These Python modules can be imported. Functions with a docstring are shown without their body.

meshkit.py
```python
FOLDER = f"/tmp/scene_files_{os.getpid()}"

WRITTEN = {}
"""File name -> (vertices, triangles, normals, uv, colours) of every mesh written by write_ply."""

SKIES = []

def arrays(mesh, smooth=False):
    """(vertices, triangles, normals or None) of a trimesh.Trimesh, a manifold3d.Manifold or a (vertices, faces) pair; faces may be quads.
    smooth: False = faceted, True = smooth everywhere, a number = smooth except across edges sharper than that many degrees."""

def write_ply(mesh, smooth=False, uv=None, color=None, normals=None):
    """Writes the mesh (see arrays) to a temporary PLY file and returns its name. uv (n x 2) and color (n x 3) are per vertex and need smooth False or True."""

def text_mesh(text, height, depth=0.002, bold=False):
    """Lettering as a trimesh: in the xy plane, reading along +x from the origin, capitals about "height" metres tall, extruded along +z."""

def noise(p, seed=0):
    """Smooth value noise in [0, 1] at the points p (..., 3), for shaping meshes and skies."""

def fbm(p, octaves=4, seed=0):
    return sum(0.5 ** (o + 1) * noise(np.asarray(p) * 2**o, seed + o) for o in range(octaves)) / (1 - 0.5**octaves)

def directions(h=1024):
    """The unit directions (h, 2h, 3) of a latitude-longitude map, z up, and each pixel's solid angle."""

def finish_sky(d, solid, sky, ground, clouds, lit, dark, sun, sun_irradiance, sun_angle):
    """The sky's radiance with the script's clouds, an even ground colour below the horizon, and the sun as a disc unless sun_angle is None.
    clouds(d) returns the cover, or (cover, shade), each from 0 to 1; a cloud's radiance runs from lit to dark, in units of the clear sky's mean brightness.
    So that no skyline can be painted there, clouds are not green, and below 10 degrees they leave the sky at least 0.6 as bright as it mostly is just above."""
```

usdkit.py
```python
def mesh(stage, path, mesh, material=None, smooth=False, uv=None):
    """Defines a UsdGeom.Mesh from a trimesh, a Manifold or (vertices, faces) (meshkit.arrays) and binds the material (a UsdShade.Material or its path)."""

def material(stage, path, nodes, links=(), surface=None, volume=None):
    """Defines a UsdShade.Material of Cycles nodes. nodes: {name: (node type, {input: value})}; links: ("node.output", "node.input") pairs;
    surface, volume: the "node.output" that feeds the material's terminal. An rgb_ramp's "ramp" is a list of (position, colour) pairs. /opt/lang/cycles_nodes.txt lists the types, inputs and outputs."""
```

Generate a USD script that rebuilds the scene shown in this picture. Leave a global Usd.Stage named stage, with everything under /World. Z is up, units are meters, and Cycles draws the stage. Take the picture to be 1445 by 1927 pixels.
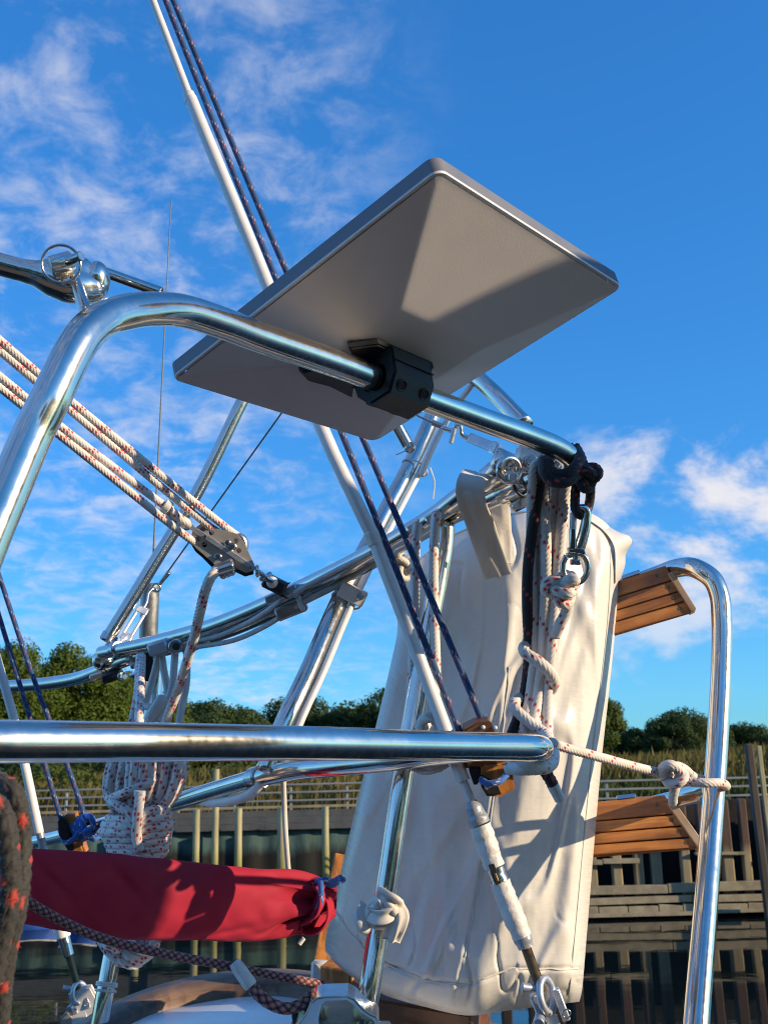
import math, random
import numpy as np, trimesh, usdkit, meshkit
from pxr import Usd, UsdGeom, UsdLux, UsdShade, Gf, Sdf, Vt

stage = Usd.Stage.CreateInMemory()
UsdGeom.SetStageUpAxis(stage, UsdGeom.Tokens.z)
UsdGeom.Xform.Define(stage, '/World'); UsdGeom.Scope.Define(stage, '/World/Looks')

# ------------------------------------------------------------------ camera
EYE = np.array([0.0, 0.0, 2.4]); PITCH = math.radians(14.6); ROLL = math.radians(1.4); FPX = 2000.0
F = np.array([0, math.cos(PITCH), math.sin(PITCH)])
_r = np.array([1.0, 0, 0]); _u = np.array([0, -math.sin(PITCH), math.cos(PITCH)])
R = _r * math.cos(ROLL) - _u * math.sin(ROLL); U = _u * math.cos(ROLL) + _r * math.sin(ROLL)
cam = UsdGeom.Camera.Define(stage, '/World/camera')
cam.CreateHorizontalApertureAttr(36.0); cam.CreateFocalLengthAttr(36.0 * FPX / 1445)
cam.CreateClippingRangeAttr(Gf.Vec2f(0.05, 5000)); cam.CreateFStopAttr(30.0); cam.CreateFocusDistanceAttr(1.0)
cam.CreateExposureAttr(0.5)
m = Gf.Matrix4d(1); 
for i, v in enumerate((R, U, -F, EYE)): m.SetRow(i, Gf.Vec4d(*map(float, v), 1.0 if i == 3 else 0.0))
cam.AddTransformOp().Set(m)

# ------------------------------------------------------------------ sun and sky
SUN_AZ, SUN_EL = math.radians(110), math.radians(16)     # azimuth clockwise from the view direction
SUN = np.array([math.cos(SUN_EL) * math.sin(SUN_AZ), math.cos(SUN_EL) * math.cos(SUN_AZ), math.sin(SUN_EL)])
sun = UsdLux.DistantLight.Define(stage, '/World/sun')
sun.CreateIntensityAttr(1.25); sun.CreateAngleAttr(0.53); sun.CreateColorAttr(Gf.Vec3f(1.0, 0.79, 0.54)); sun.CreateNormalizeAttr(True)
_z = SUN; _x = np.cross([0, 0, 1], _z); _x /= np.linalg.norm(_x); _y = np.cross(_z, _x)
m = Gf.Matrix4d(1)
for i, v in enumerate((_x, _y, _z)): m.SetRow(i, Gf.Vec4d(*map(float, v), 0))
sun.AddTransformOp().Set(m)
dome = UsdLux.DomeLight.Define(stage, '/World/sky'); dome.CreateIntensityAttr(1.0)
sky = usdkit.material(stage, '/World/Looks/sky', {
    'tc': ('texture_coordinate', {}),
    'sky': ('sky_texture', {'sky_type': 'single_scattering', 'sun_disc': False, 'sun_elevation': SUN_EL, 'sun_rotation': SUN_AZ, 'altitude': 0.0, 'air_density': 1.0, 'aerosol_density': 0.5, 'ozone_density': 2.5}),
    'hs': ('hsv', {'saturation': 1.42, 'value': 2.0}), 'tint': ('mix', {'mix_type': 'multiply', 'fac': 1.0, 'color2': (0.40, 0.97, 1.5)}),
    'gm': ('gamma', {'gamma': 0.68}), 'up': ('map_range', {'from_min': 0.0, 'from_max': 0.04, 'clamp': True}), 'mxu': ('math', {'math_type': 'multiply'}), 'sep': ('separate_xyz', {}),
    # thin dappled cloud, laid out on a flat layer high above
    'zz': ('math', {'math_type': 'add', 'value2': 0.24}),
    'zm': ('math', {'math_type': 'maximum', 'value2': 0.06}),
    'px': ('math', {'math_type': 'divide'}), 'py': ('math', {'math_type': 'divide'}),
    'pl': ('combine_xyz', {'z': 19.8}),
    'n1': ('noise_texture', {'scale': 12.0, 'detail': 6.0, 'roughness': 0.62, 'distortion': 0.3}),
    'n2': ('noise_texture', {'scale': 0.9, 'detail': 2.0}),
    'r1': ('map_range', {'from_min': 0.39, 'from_max': 0.80, 'clamp': True, 'range_type': 'smoothstep'}),
    'ang': ('math', {'math_type': 'arctan2'}),
    'mL': ('map_range', {'from_min': 0.12, 'from_max': -0.16, 'clamp': True, 'range_type': 'smoothstep'}),
    'r2': ('map_range', {'from_min': 0.25, 'from_max': 0.5, 'clamp': True, 'range_type': 'smoothstep'}),
    'a1': ('math', {'math_type': 'multiply'}), 'a2': ('math', {'math_type': 'multiply'}), 'a3': ('math', {'math_type': 'multiply', 'value2': 0.62}),
    # small heaped clouds low down
    'mp': ('mapping', {'scale': (1.0, 1.0, 1.7), 'location': (6.1, 0.0, 0.03)}),
    'n3': ('noise_texture', {'scale': 6.0, 'detail': 9.0, 'roughness': 0.60, 'distortion': 0.15}),
    'r3': ('map_range', {'from_min': 0.49, 'from_max': 0.63, 'clamp': True, 'range_type': 'smoothstep'}),
    'mR': ('map_range', {'from_min': 0.10, 'from_max': 0.24, 'clamp': True, 'range_type': 'smoothstep'}),
    'hi': ('map_range', {'from_min': 0.06, 'from_max': 0.20, 'to_min': 0.35, 'to_max': 1.0, 'clamp': True}), 'b4': ('math', {'math_type': 'multiply'}), 'lo': ('map_range', {'from_min': 0.36, 'from_max': 0.28, 'clamp': True, 'range_type': 'smoothstep'}),
    'b1': ('math', {'math_type': 'multiply'}), 'b2': ('math', {'math_type': 'multiply'}), 'b3': ('math', {'math_type': 'multiply', 'value2': 0.85}),
    'mx': ('math', {'math_type': 'maximum'}),
    'shade': ('map_range', {'from_min': 0.35, 'from_max': 0.7, 'clamp': True}),
    'cc': ('mix', {'color1': (4.6, 5.2, 6.6), 'color2': (8.2, 7.6, 7.3)}),
    'mix': ('mix', {}),
    'bg': ('background_shader', {'strength': 0.088}),
}, [('tc.generated', 'sep.vector'), ('sep.z', 'zz.value1'), ('zz.value', 'zm.value1'), ('sep.x', 'px.value1'), ('zm.value', 'px.value2'), ('sep.y', 'py.value1'), ('zm.value', 'py.value2'),
    ('px.value', 'pl.x'), ('py.value', 'pl.y'), ('pl.vector', 'n1.vector'), ('pl.vector', 'n2.vector'), ('n1.fac', 'r1.value'), ('n2.fac', 'r2.value'),
    ('sep.x', 'ang.value1'), ('sep.y', 'ang.value2'), ('ang.value', 'mL.value'), ('ang.value', 'mR.value'), ('r1.result', 'a1.value1'), ('mL.result', 'a1.value2'), ('a1.value', 'a2.value1'), ('r2.result', 'a2.value2'), ('a2.value', 'a3.value1'),
    ('tc.generated', 'mp.vector'), ('mp.vector', 'n3.vector'), ('n3.fac', 'r3.value'), ('sep.z', 'lo.value'), ('r3.result', 'b1.value1'), ('mR.result', 'b1.value2'), ('b1.value', 'b2.value1'), ('lo.result', 'b2.value2'), ('sep.z', 'hi.value'), ('b2.value', 'b4.value1'), ('hi.result', 'b4.value2'), ('b4.value', 'b3.value1'),
    ('a3.value', 'mx.value1'), ('b3.value', 'mx.value2'), ('n3.fac', 'shade.value'), ('shade.result', 'cc.fac'),
    ('sky.color', 'gm.color'), ('gm.color', 'hs.color'), ('hs.color', 'tint.color1'), ('tint.color', 'mix.color1'), ('cc.color', 'mix.color2'), ('mx.value', 'mxu.value1'), ('sep.z', 'up.value'), ('up.result', 'mxu.value2'), ('mxu.value', 'mix.fac'), ('mix.color', 'bg.color')], surface='bg.background')
UsdShade.MaterialBindingAPI.Apply(dome.GetPrim()).Bind(sky)
dome.GetPrim().SetCustomDataByKey('kind', 'structure')

# ------------------------------------------------------------------ materials
MAT = {}
def mat(name, nodes, links, surface='p.BSDF', volume=None):
    MAT[name] = usdkit.material(stage, '/World/Looks/' + name, nodes, links, surface, volume); return MAT[name]
def plain(name, col, rough=0.5, metal=0.0, var=0.18, scale=30.0, bump=0.0, bscale=200.0, **kw):
    """A colour with grain: noise varies colour and roughness, a finer noise gives relief."""
    c = np.array(col, float)
    nodes = {'tc': ('geometry', {}), 'n': ('noise_texture', {'scale': scale, 'detail': 5.0, 'roughness': 0.6}),
             'r': ('rgb_ramp', {'ramp': [(0.25, tuple(c * (1 - var))), (0.5, tuple(c)), (0.78, tuple(np.minimum(c * (1 + var), 0.95)))]}),
             'mr': ('map_range', {'from_min': 0.3, 'from_max': 0.7, 'to_min': max(rough * 0.8, 0.02), 'to_max': min(rough * 1.25, 1.0)}),
             'p': ('principled_bsdf', {'metallic': metal, **kw})}
    links = [('tc.position', 'n.vector'), ('n.fac', 'r.fac'), ('r.color', 'p.base_color'), ('n.fac', 'mr.value'), ('mr.result', 'p.roughness')]
    if bump:
        nodes['nb'] = ('noise_texture', {'scale': bscale, 'detail': 3.0}); nodes['b'] = ('bump', {'strength': bump, 'distance': 0.4 / bscale})
        links += [('tc.position', 'nb.vector'), ('nb.fac', 'b.height'), ('b.normal', 'p.normal')]
    return mat(name, nodes, links)
mat('chrome', {'g': ('geometry', {}), 'n': ('noise_texture', {'scale': 26.0, 'detail': 6.0, 'roughness': 0.65}), 'mr': ('map_range', {'from_min': 0.3, 'from_max': 0.7, 'to_min': 0.06, 'to_max': 0.12}), 'r': ('rgb_ramp', {'ramp': [(0.22, (0.44, 0.33, 0.22)), (0.30, (0.68, 0.62, 0.53)), (0.6, (0.77, 0.72, 0.64))]}), 'nf': ('noise_texture', {'scale': 160.0, 'detail': 4.0}), 'mf': ('map_range', {'from_min': 0.35, 'from_max': 0.75, 'to_min': 0.14, 'to_max': 0.42}),
    'p': ('principled_bsdf', {'metallic': 1.0}), 'q': ('principled_bsdf', {'metallic': 1.0, 'roughness': 0.26}), 'm': ('mix_closure', {})},
    [('g.position', 'n.vector'), ('g.position', 'nf.vector'), ('n.fac', 'mr.value'), ('mr.result', 'p.roughness'), ('n.fac', 'r.fac'), ('r.color', 'p.base_color'), ('r.color', 'q.base_color'), ('nf.fac', 'mf.value'), ('mf.result', 'm.fac'), ('p.BSDF', 'm.closure1'), ('q.BSDF', 'm.closure2')], surface='m.closure')
plain('steel', (0.55, 0.55, 0.54), 0.2, 1.0, 0.10, 60, 0.08, 300)
plain('dull_steel', (0.36, 0.35, 0.33), 0.42, 1.0, 0.2, 60, 0.1, 300)
plain('zinc', (0.5, 0.52, 0.55), 0.38, 0.7, 0.15, 90, 0.1, 300)
plain('bronze', (0.16, 0.115, 0.06), 0.45, 0.85, 0.3, 120, 0.15, 500)
plain('dish_white', (0.66, 0.625, 0.62), 0.6, 0.0, 0.03, 30, 0.35, 1100)
plain('dish_rim', (0.62, 0.62, 0.62), 0.4, 0.0, 0.03)
plain('dish_edge', (0.125, 0.13, 0.15), 0.5, 0.0, 0.06)
plain('black_plastic', (0.008, 0.009, 0.011), 0.42, 0.0, 0.2, 60, 0.15, 700)
plain('black_rubber', (0.010, 0.010, 0.011), 0.6, 0.0, 0.2)
plain('white_tube', (0.62, 0.60, 0.57), 0.35, 0.0, 0.07, 40)
plain('white_plastic', (0.62, 0.59, 0.54), 0.45, 0.0, 0.12, 40)
plain('tape', (0.57, 0.54, 0.49), 0.5, 0.0, 0.18, 70, 0.5, 160)
plain('grey_tape', (0.30, 0.31, 0.32), 0.35, 0.3, 0.25, 70, 0.4, 160)
plain('cheek', (0.42, 0.38, 0.32), 0.4, 0.35, 0.08, 60, 0.1, 300)
plain('gelcoat', (0.66, 0.67, 0.68), 0.25, 0.0, 0.05, 6)
plain('wire', (0.28, 0.29, 0.30), 0.4, 0.8, 0.2, 200)
plain('dark_wire', (0.05, 0.055, 0.06), 0.5, 0.4, 0.2, 200)
plain('burgundy', (0.32, 0.003, 0.022), 0.85, 0.0, 0.10, 9, 0.35, 900)
plain('blue_paint', (0.03, 0.10, 0.42), 0.4, 0.0, 0.2, 4)
plain('pale_blue_paint', (0.20, 0.42, 0.60), 0.4, 0.0, 0.2, 4)
plain('rail_grey', (0.26, 0.275, 0.28), 0.45, 0.3, 0.15, 2)
plain('bark', (0.10, 0.075, 0.05), 0.9, 0.0, 0.35, 6, 0.4, 20)
plain('fascia', (0.075, 0.082, 0.085), 0.8, 0.0, 0.35, 3.0, 0.3, 20)
plain('timber', (0.25, 0.215, 0.14), 0.85, 0.0, 0.45, 3.5, 0.5, 30)
plain('void_shade', (0.004, 0.004, 0.004), 0.9, 0.0, 0.3, 3)  # black that stands for the shade behind the bulkhead piles
plain('path', (0.16, 0.15, 0.13), 0.9, 0.0, 0.2, 3, 0.3, 30)
plain('soil', (0.085, 0.085, 0.04), 0.95, 0.0, 0.4, 0.35, 0.5, 3)
plain('dock_wood', (0.10, 0.07, 0.04), 0.8, 0.0, 0.3, 5, 0.3, 40)
def wood(name, dark, lightc, rough=0.5, scale=(1, 1, 1), bump=0.25):
    """Grain stretched along the object's own x axis, carried in the primvar 'grain'."""
    mat(name, {'at': ('attribute', {'attribute': 'grain'}), 'n': ('noise_texture', {'scale': 1.0, 'detail': 6.0, 'roughness': 0.65, 'distortion': 0.4}),
        'g': ('geometry', {}), 'n2': ('noise_texture', {'scale': 35.0, 'detail': 3.0}),
        'r': ('rgb_ramp', {'ramp': [(0.22, dark), (0.47, tuple((np.array(dark) + lightc) / 2)), (0.62, lightc), (0.8, tuple(np.array(dark) * 1.5))]}),
        'mm': ('mix', {'mix_type': 'multiply', 'fac': 0.6}), 'r2': ('rgb_ramp', {'ramp': [(0.3, (0.6, 0.58, 0.55)), (0.6, (1, 1, 1))]}),
        'b': ('bump', {'strength': bump, 'distance': 0.001}), 'p': ('principled_bsdf', {'roughness': rough})},
        [('at.vector', 'n.vector'), ('n.fac', 'r.fac'), ('g.position', 'n2.vector'), ('n2.fac', 'r2.fac'), ('r.color', 'mm.color1'), ('r2.color', 'mm.color2'), ('mm.color', 'p.base_color'), ('n.fac', 'b.height'), ('b.normal', 'p.normal')])
wood('teak', (0.12, 0.034, 0.008), np.array((0.60, 0.235, 0.048)), 0.5)
wood('grey_teak', (0.07, 0.042, 0.026), np.array((0.21, 0.125, 0.075)), 0.6)
wood('sunlit_teak', (0.24, 0.16, 0.10), np.array((0.52, 0.38, 0.26)), 0.6)  # paler copy of the teak, painting sunlight on the tread ends
wood('dark_teak', (0.055, 0.022, 0.010), np.array((0.17, 0.07, 0.03)), 0.4)
mat('rope', {'at': ('attribute', {'attribute': 'col'}), 'g': ('geometry', {}), 'n': ('noise_texture', {'scale': 900.0, 'detail': 2.0}), 'n2': ('noise_texture', {'scale': 25.0, 'detail': 3.0}),
    'r': ('rgb_ramp', {'ramp': [(0.3, (0.8, 0.78, 0.74)), (0.65, (1, 1, 1))]}), 'mm': ('mix', {'mix_type': 'multiply', 'fac': 0.8}), 'b': ('bump', {'strength': 0.4, 'distance': 0.0005}),
    'p': ('principled_bsdf', {'roughness': 0.75, 'sheen_weight': 0.15})},
    [('at.color', 'mm.color1'), ('g.position', 'n.vector'), ('g.position', 'n2.vector'), ('n2.fac', 'r.fac'), ('r.color', 'mm.color2'), ('mm.color', 'p.base_color'), ('n.fac', 'b.height'), ('b.normal', 'p.normal')])
def cloth(name, col, rough, weave, wstr, trans=0.0, rip=0.0):
    nodes = {'at': ('attribute', {'attribute': 'grain'}), 'w1': ('wave_texture', {'bands_direction': 'x', 'scale': weave, 'distortion': 0.6, 'detail': 1.0}), 'w2': ('wave_texture', {'bands_direction': 'y', 'scale': weave, 'distortion': 0.6, 'detail': 1.0}),
        'ad': ('math', {'math_type': 'add'}), 'n': ('noise_texture', {'scale': 9.0, 'detail': 6.0}), 'm3': ('mapping', {'scale': (0.12, 1.0, 1.0)}), 'n3': ('noise_texture', {'scale': 260.0, 'detail': 4.0, 'distortion': 0.3}),
        'r': ('rgb_ramp', {'ramp': [(0.28, tuple(np.array(col) * 0.86)), (0.6, col)]}), 'b': ('bump', {'strength': wstr, 'distance': 0.0006}), 'b2': ('bump', {'strength': rip, 'distance': 0.0012}),
        'mr': ('map_range', {'from_min': 0.3, 'from_max': 0.7, 'to_min': rough * 0.8, 'to_max': min(1, rough * 1.3)}),
        'p': ('principled_bsdf', {}), 't': ('translucent_bsdf', {'color': tuple(np.array(col) * np.array((1, .95, .85)))}), 'mx': ('mix_closure', {'fac': trans})}
    links = [('at.vector', 'w1.vector'), ('at.vector', 'w2.vector'), ('at.vector', 'n.vector'), ('at.vector', 'm3.vector'), ('m3.vector', 'n3.vector'), ('w1.fac', 'ad.value1'), ('w2.fac', 'ad.value2'), ('ad.value', 'b.height'), ('n3.fac', 'b2.height'), ('b2.normal', 'b.normal'),
        ('b.normal', 'p.normal'), ('n.fac', 'r.fac'), ('r.color', 'p.base_color'), ('n3.fac', 'mr.value'), ('mr.result', 'p.roughness'), ('p.BSDF', 'mx.closure1'), ('t.BSDF', 'mx.closure2')]
    mat(name, nodes, links, surface='mx.closure')
cloth('sail', (0.68, 0.65, 0.585), 0.24, 420.0, 0.08, 0.05, 0.22)
cloth('strap', (0.66, 0.61, 0.53), 0.8, 420.0, 0.3, 0.0, 0.1)
def leafmat(name, dark, light, tr=0.3):
    mat(name, {'oi': ('geometry', {}), 'r': ('rgb_ramp', {'ramp': [(0.0, dark), (1.0, light)]}), 'p': ('principled_bsdf', {'roughness': 0.75, 'specular_ior_level': 0.25}), 't': ('translucent_bsdf', {}), 'm': ('mix_closure', {'fac': tr})},
        [('oi.random_per_island', 'r.fac'), ('r.color', 'p.base_color'), ('r.color', 't.color'), ('p.BSDF', 'm.closure1'), ('t.BSDF', 'm.closure2')], surface='m.closure')
leafmat('leaf_green', (0.075, 0.11, 0.012), (0.21, 0.25, 0.034)); leafmat('leaf_dark', (0.042, 0.068, 0.016), (0.12, 0.15, 0.035)); leafmat('leaf_yellow', (0.07, 0.095, 0.012), (0.19, 0.20, 0.035))
leafmat('reed', (0.13, 0.11, 0.03), (0.33, 0.25, 0.09), 0.3); leafmat('reed_green', (0.05, 0.07, 0.015), (0.12, 0.13, 0.03), 0.3)
def height_banded(name, top, low, z0, z1, dark=(0.02, 0.02, 0.015), zd=None, rough=0.85, sc=2.5):
    """A wall or pile coloured in ragged bands by height above the water: tide stain on the piles, a dark foot on the quay wall."""
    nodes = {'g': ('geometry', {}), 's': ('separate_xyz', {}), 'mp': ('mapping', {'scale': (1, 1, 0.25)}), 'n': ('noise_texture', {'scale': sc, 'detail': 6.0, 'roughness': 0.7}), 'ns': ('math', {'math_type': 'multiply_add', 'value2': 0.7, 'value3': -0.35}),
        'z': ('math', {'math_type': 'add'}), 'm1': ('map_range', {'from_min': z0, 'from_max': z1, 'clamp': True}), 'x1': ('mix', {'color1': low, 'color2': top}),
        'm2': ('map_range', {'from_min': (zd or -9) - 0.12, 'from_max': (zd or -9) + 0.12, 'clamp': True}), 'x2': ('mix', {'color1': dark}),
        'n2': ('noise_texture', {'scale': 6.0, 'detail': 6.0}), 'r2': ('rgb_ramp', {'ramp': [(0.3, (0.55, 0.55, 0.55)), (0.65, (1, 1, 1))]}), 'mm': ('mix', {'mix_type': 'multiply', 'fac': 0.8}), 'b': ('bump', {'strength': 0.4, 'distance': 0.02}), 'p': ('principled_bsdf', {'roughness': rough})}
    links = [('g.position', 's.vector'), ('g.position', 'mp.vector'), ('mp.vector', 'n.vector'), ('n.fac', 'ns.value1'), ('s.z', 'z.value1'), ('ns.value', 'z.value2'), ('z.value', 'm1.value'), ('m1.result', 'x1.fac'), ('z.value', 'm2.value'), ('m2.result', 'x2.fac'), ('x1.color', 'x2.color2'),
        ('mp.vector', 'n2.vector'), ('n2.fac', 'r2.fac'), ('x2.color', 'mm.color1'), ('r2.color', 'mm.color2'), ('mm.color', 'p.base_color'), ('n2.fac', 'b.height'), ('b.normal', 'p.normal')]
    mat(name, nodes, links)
height_banded('pile_wood', (0.37, 0.335, 0.18), (0.22, 0.215, 0.06), 0.7, 1.3, (0.03, 0.03, 0.015), 0.15)
height_banded('sheet_wall', (0.075, 0.14, 0.125), (0.06, 0.12, 0.105), 1.0, 1.4, (0.012, 0.012, 0.010), 1.0)  # turns near-black towards the bottom
height_banded('bulk_pile', (0.085, 0.05, 0.036), (0.27, 0.22, 0.125), 0.95, 1.2, (0.03, 0.03, 0.02), 0.05)
height_banded('old_pile', (0.07, 0.055, 0.042), (0.05, 0.042, 0.03), 0.5, 1.5)
mat('water', {'g': ('geometry', {}), 'mp': ('mapping', {'scale': (0.5, 1.0, 1.0)}), 'n': ('noise_texture', {'scale': 1.1, 'detail': 3.0, 'roughness': 0.5}), 'n2': ('noise_texture', {'scale': 6.0, 'detail': 2.0}), 'ad': ('math', {'math_type': 'multiply_add', 'value2': 0.10}),
    'b': ('bump', {'strength': 0.05, 'distance': 0.10}), 'p': ('principled_bsdf', {'base_color': (0.003, 0.005, 0.004), 'roughness': 0.03, 'ior': 1.33})},
    [('g.position', 'mp.vector'), ('mp.vector', 'n.vector'), ('mp.vector', 'n2.vector'), ('n2.fac', 'ad.value1'), ('n.fac', 'ad.value3'), ('ad.value', 'b.height'), ('b.normal', 'p.normal')])

# ------------------------------------------------------------------ helpers
def A(px, py, d):
    """World point that lies in the direction of the photograph's pixel (1445 x 1927) at depth d metres."""
    return EYE + R * ((px - 722.5) / FPX * d) - U * ((py - 963.5) / FPX * d) + F * d
def AL(l): return np.array([A(*p) for p in l])
def onY(px, py, y):
    v = A(px, py, 1.0) - EYE; return EYE + v * (y / v[1])
def onZ(px, py, z):
    v = A(px, py, 1.0) - EYE; return EYE + v * ((z - EYE[2]) / v[2])
def unit(v): v = np.asarray(v, float); return v / np.linalg.norm(v)
USED = {}
def numbered(path):
    if path not in USED: USED[path] = 0; return path
    USED[path] += 1; return f'{path}_{USED[path]:03d}'
ORIGIN = {}
def keys(prim, label=None, cat=None, group=None, kind=None):
    for k, v in (('label', label), ('category', cat), ('group', group), ('kind', kind)):
        if v: prim.SetCustomDataByKey(k, v)
def thing(name, label, cat, loc, group=None, kind=None):
    x = UsdGeom.Xform.Define(stage, numbered('/World/' + name)); loc = np.asarray(loc, float)
    x.AddTranslateOp().Set(Gf.Vec3d(*map(float, loc))); ORIGIN[str(x.GetPath())] = loc
    keys(x.GetPrim(), label, cat, group, kind); return str(x.GetPath())
class MB:
    """Collects shapes into one mesh."""
    def __init__(s): s.v, s.f, s.c, s.n = [], [], [], 0
    def add(s, vf, col=None):
        v, f = (vf.vertices, vf.faces) if hasattr(vf, 'faces') else vf[:2]
        if isinstance(vf, tuple) and len(vf) > 2: col = vf[2]
        v = np.asarray(v, float); f = np.asarray(f, int)
        if f.shape[1] == 4: f = np.vstack([f[:, [0, 1, 2]], f[:, [0, 2, 3]]])
        s.v.append(v); s.f.append(f + s.n); s.n += len(v)
        if col is not None: s.c.append(np.broadcast_to(np.asarray(col, float), (len(v), 3)))
        return s
    def get(s): return np.vstack(s.v), np.vstack(s.f)
def obj(name, mesh, material, parent=None, smooth=38, label=None, cat=None, group=None, kind=None, grain=None):
    """ONE Mesh prim under parent (or /World) from world-space geometry."""
    col = None
    if isinstance(mesh, MB):
        if mesh.c: col = np.vstack(mesh.c)
        mesh = mesh.get()
    elif isinstance(mesh, tuple) and len(mesh) == 3: mesh, col = mesh[:2], mesh[2]
    v, f = (mesh.vertices, mesh.faces) if hasattr(mesh, 'faces') else mesh
    v = np.array(v, float); f = np.array(f, int)
    if f.shape[1] == 4: f = np.vstack([f[:, [0, 1, 2]], f[:, [0, 2, 3]]])
    path = numbered((parent or '/World') + '/' + name)
    if parent: off = ORIGIN[parent]
    else: off = np.array([*(v[:, :2].min(0) + v[:, :2].max(0)) / 2, v[:, 2].min()])
    ORIGIN[path] = off
    prim = usdkit.mesh(stage, path, (v - off, f), MAT[material], smooth=True if col is not None or grain is not None else smooth)
    if not parent: prim.AddTranslateOp().Set(Gf.Vec3d(*map(float, off)))
    api = UsdGeom.PrimvarsAPI(prim)
    if col is not None: api.CreatePrimvar('col', Sdf.ValueTypeNames.Color3fArray, 'vertex').Set(Vt.Vec3fArray.FromNumpy(col.astype(np.float32)))
    if grain is not None: api.CreatePrimvar('grain', Sdf.ValueTypeNames.Vector3fArray, 'vertex').Set(Vt.Vec3fArray.FromNumpy(np.asarray(grain).astype(np.float32)))
    keys(prim.GetPrim(), label, cat, group, kind); return path
def spline(P, step, closed=False):
    """Centripetal-ish Catmull-Rom through the points, resampled evenly."""
    P = np.asarray(P, float)
    if len(P) == 2: P = np.array([P[0], (P[0] + P[1]) / 2, P[1]])
    Q = np.vstack([P[-1], P, P[0], P[1]]) if closed else np.vstack([2 * P[0] - P[1], P, 2 * P[-1] - P[-2]])
    t = np.linspace(0, 1, 24, endpoint=False)[:, None]; out = []
    for i in range(len(Q) - 3):
        a, b, c, d = Q[i:i + 4]; k0, k1, k2 = (max(np.linalg.norm(y - x), 1e-9) ** 0.5 for x, y in ((a, b), (b, c), (c, d)))
        m1 = (k1 * ((b - a) / k0 - (c - a) / (k0 + k1)) + (c - b)); m2 = (k1 * ((d - c) / k2 - (d - b) / (k1 + k2)) + (c - b))
        out.append((2 * t**3 - 3 * t**2 + 1) * b + (t**3 - 2 * t**2 + t) * m1 + (-2 * t**3 + 3 * t**2) * c + (t**3 - t**2) * m2)
    out.append(P[:1] if closed else P[-1:]); q = np.vstack(out)
    L = np.r_[0, np.cumsum(np.linalg.norm(np.diff(q, axis=0), axis=1))]; n = max(int(L[-1] / step), 2)
    s = np.linspace(0, L[-1], n + 1); return np.stack([np.interp(s, L, q[:, k]) for k in range(3)], 1)
def frames(q):
    T = np.gradient(q, axis=0); T /= np.maximum(np.linalg.norm(T, axis=1, keepdims=True), 1e-12); N = np.zeros_like(q)
    a = np.array([0, 0, 1.0]) if abs(T[0, 2]) < 0.9 else np.array([1.0, 0, 0]); n = np.cross(T[0], np.cross(a, T[0])); N[0] = n / np.linalg.norm(n)
    for i in range(1, len(q)):
        n = N[i - 1] - T[i] * (N[i - 1] @ T[i]); N[i] = n / max(np.linalg.norm(n), 1e-12)
    return T, N, np.cross(T, N)
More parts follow.
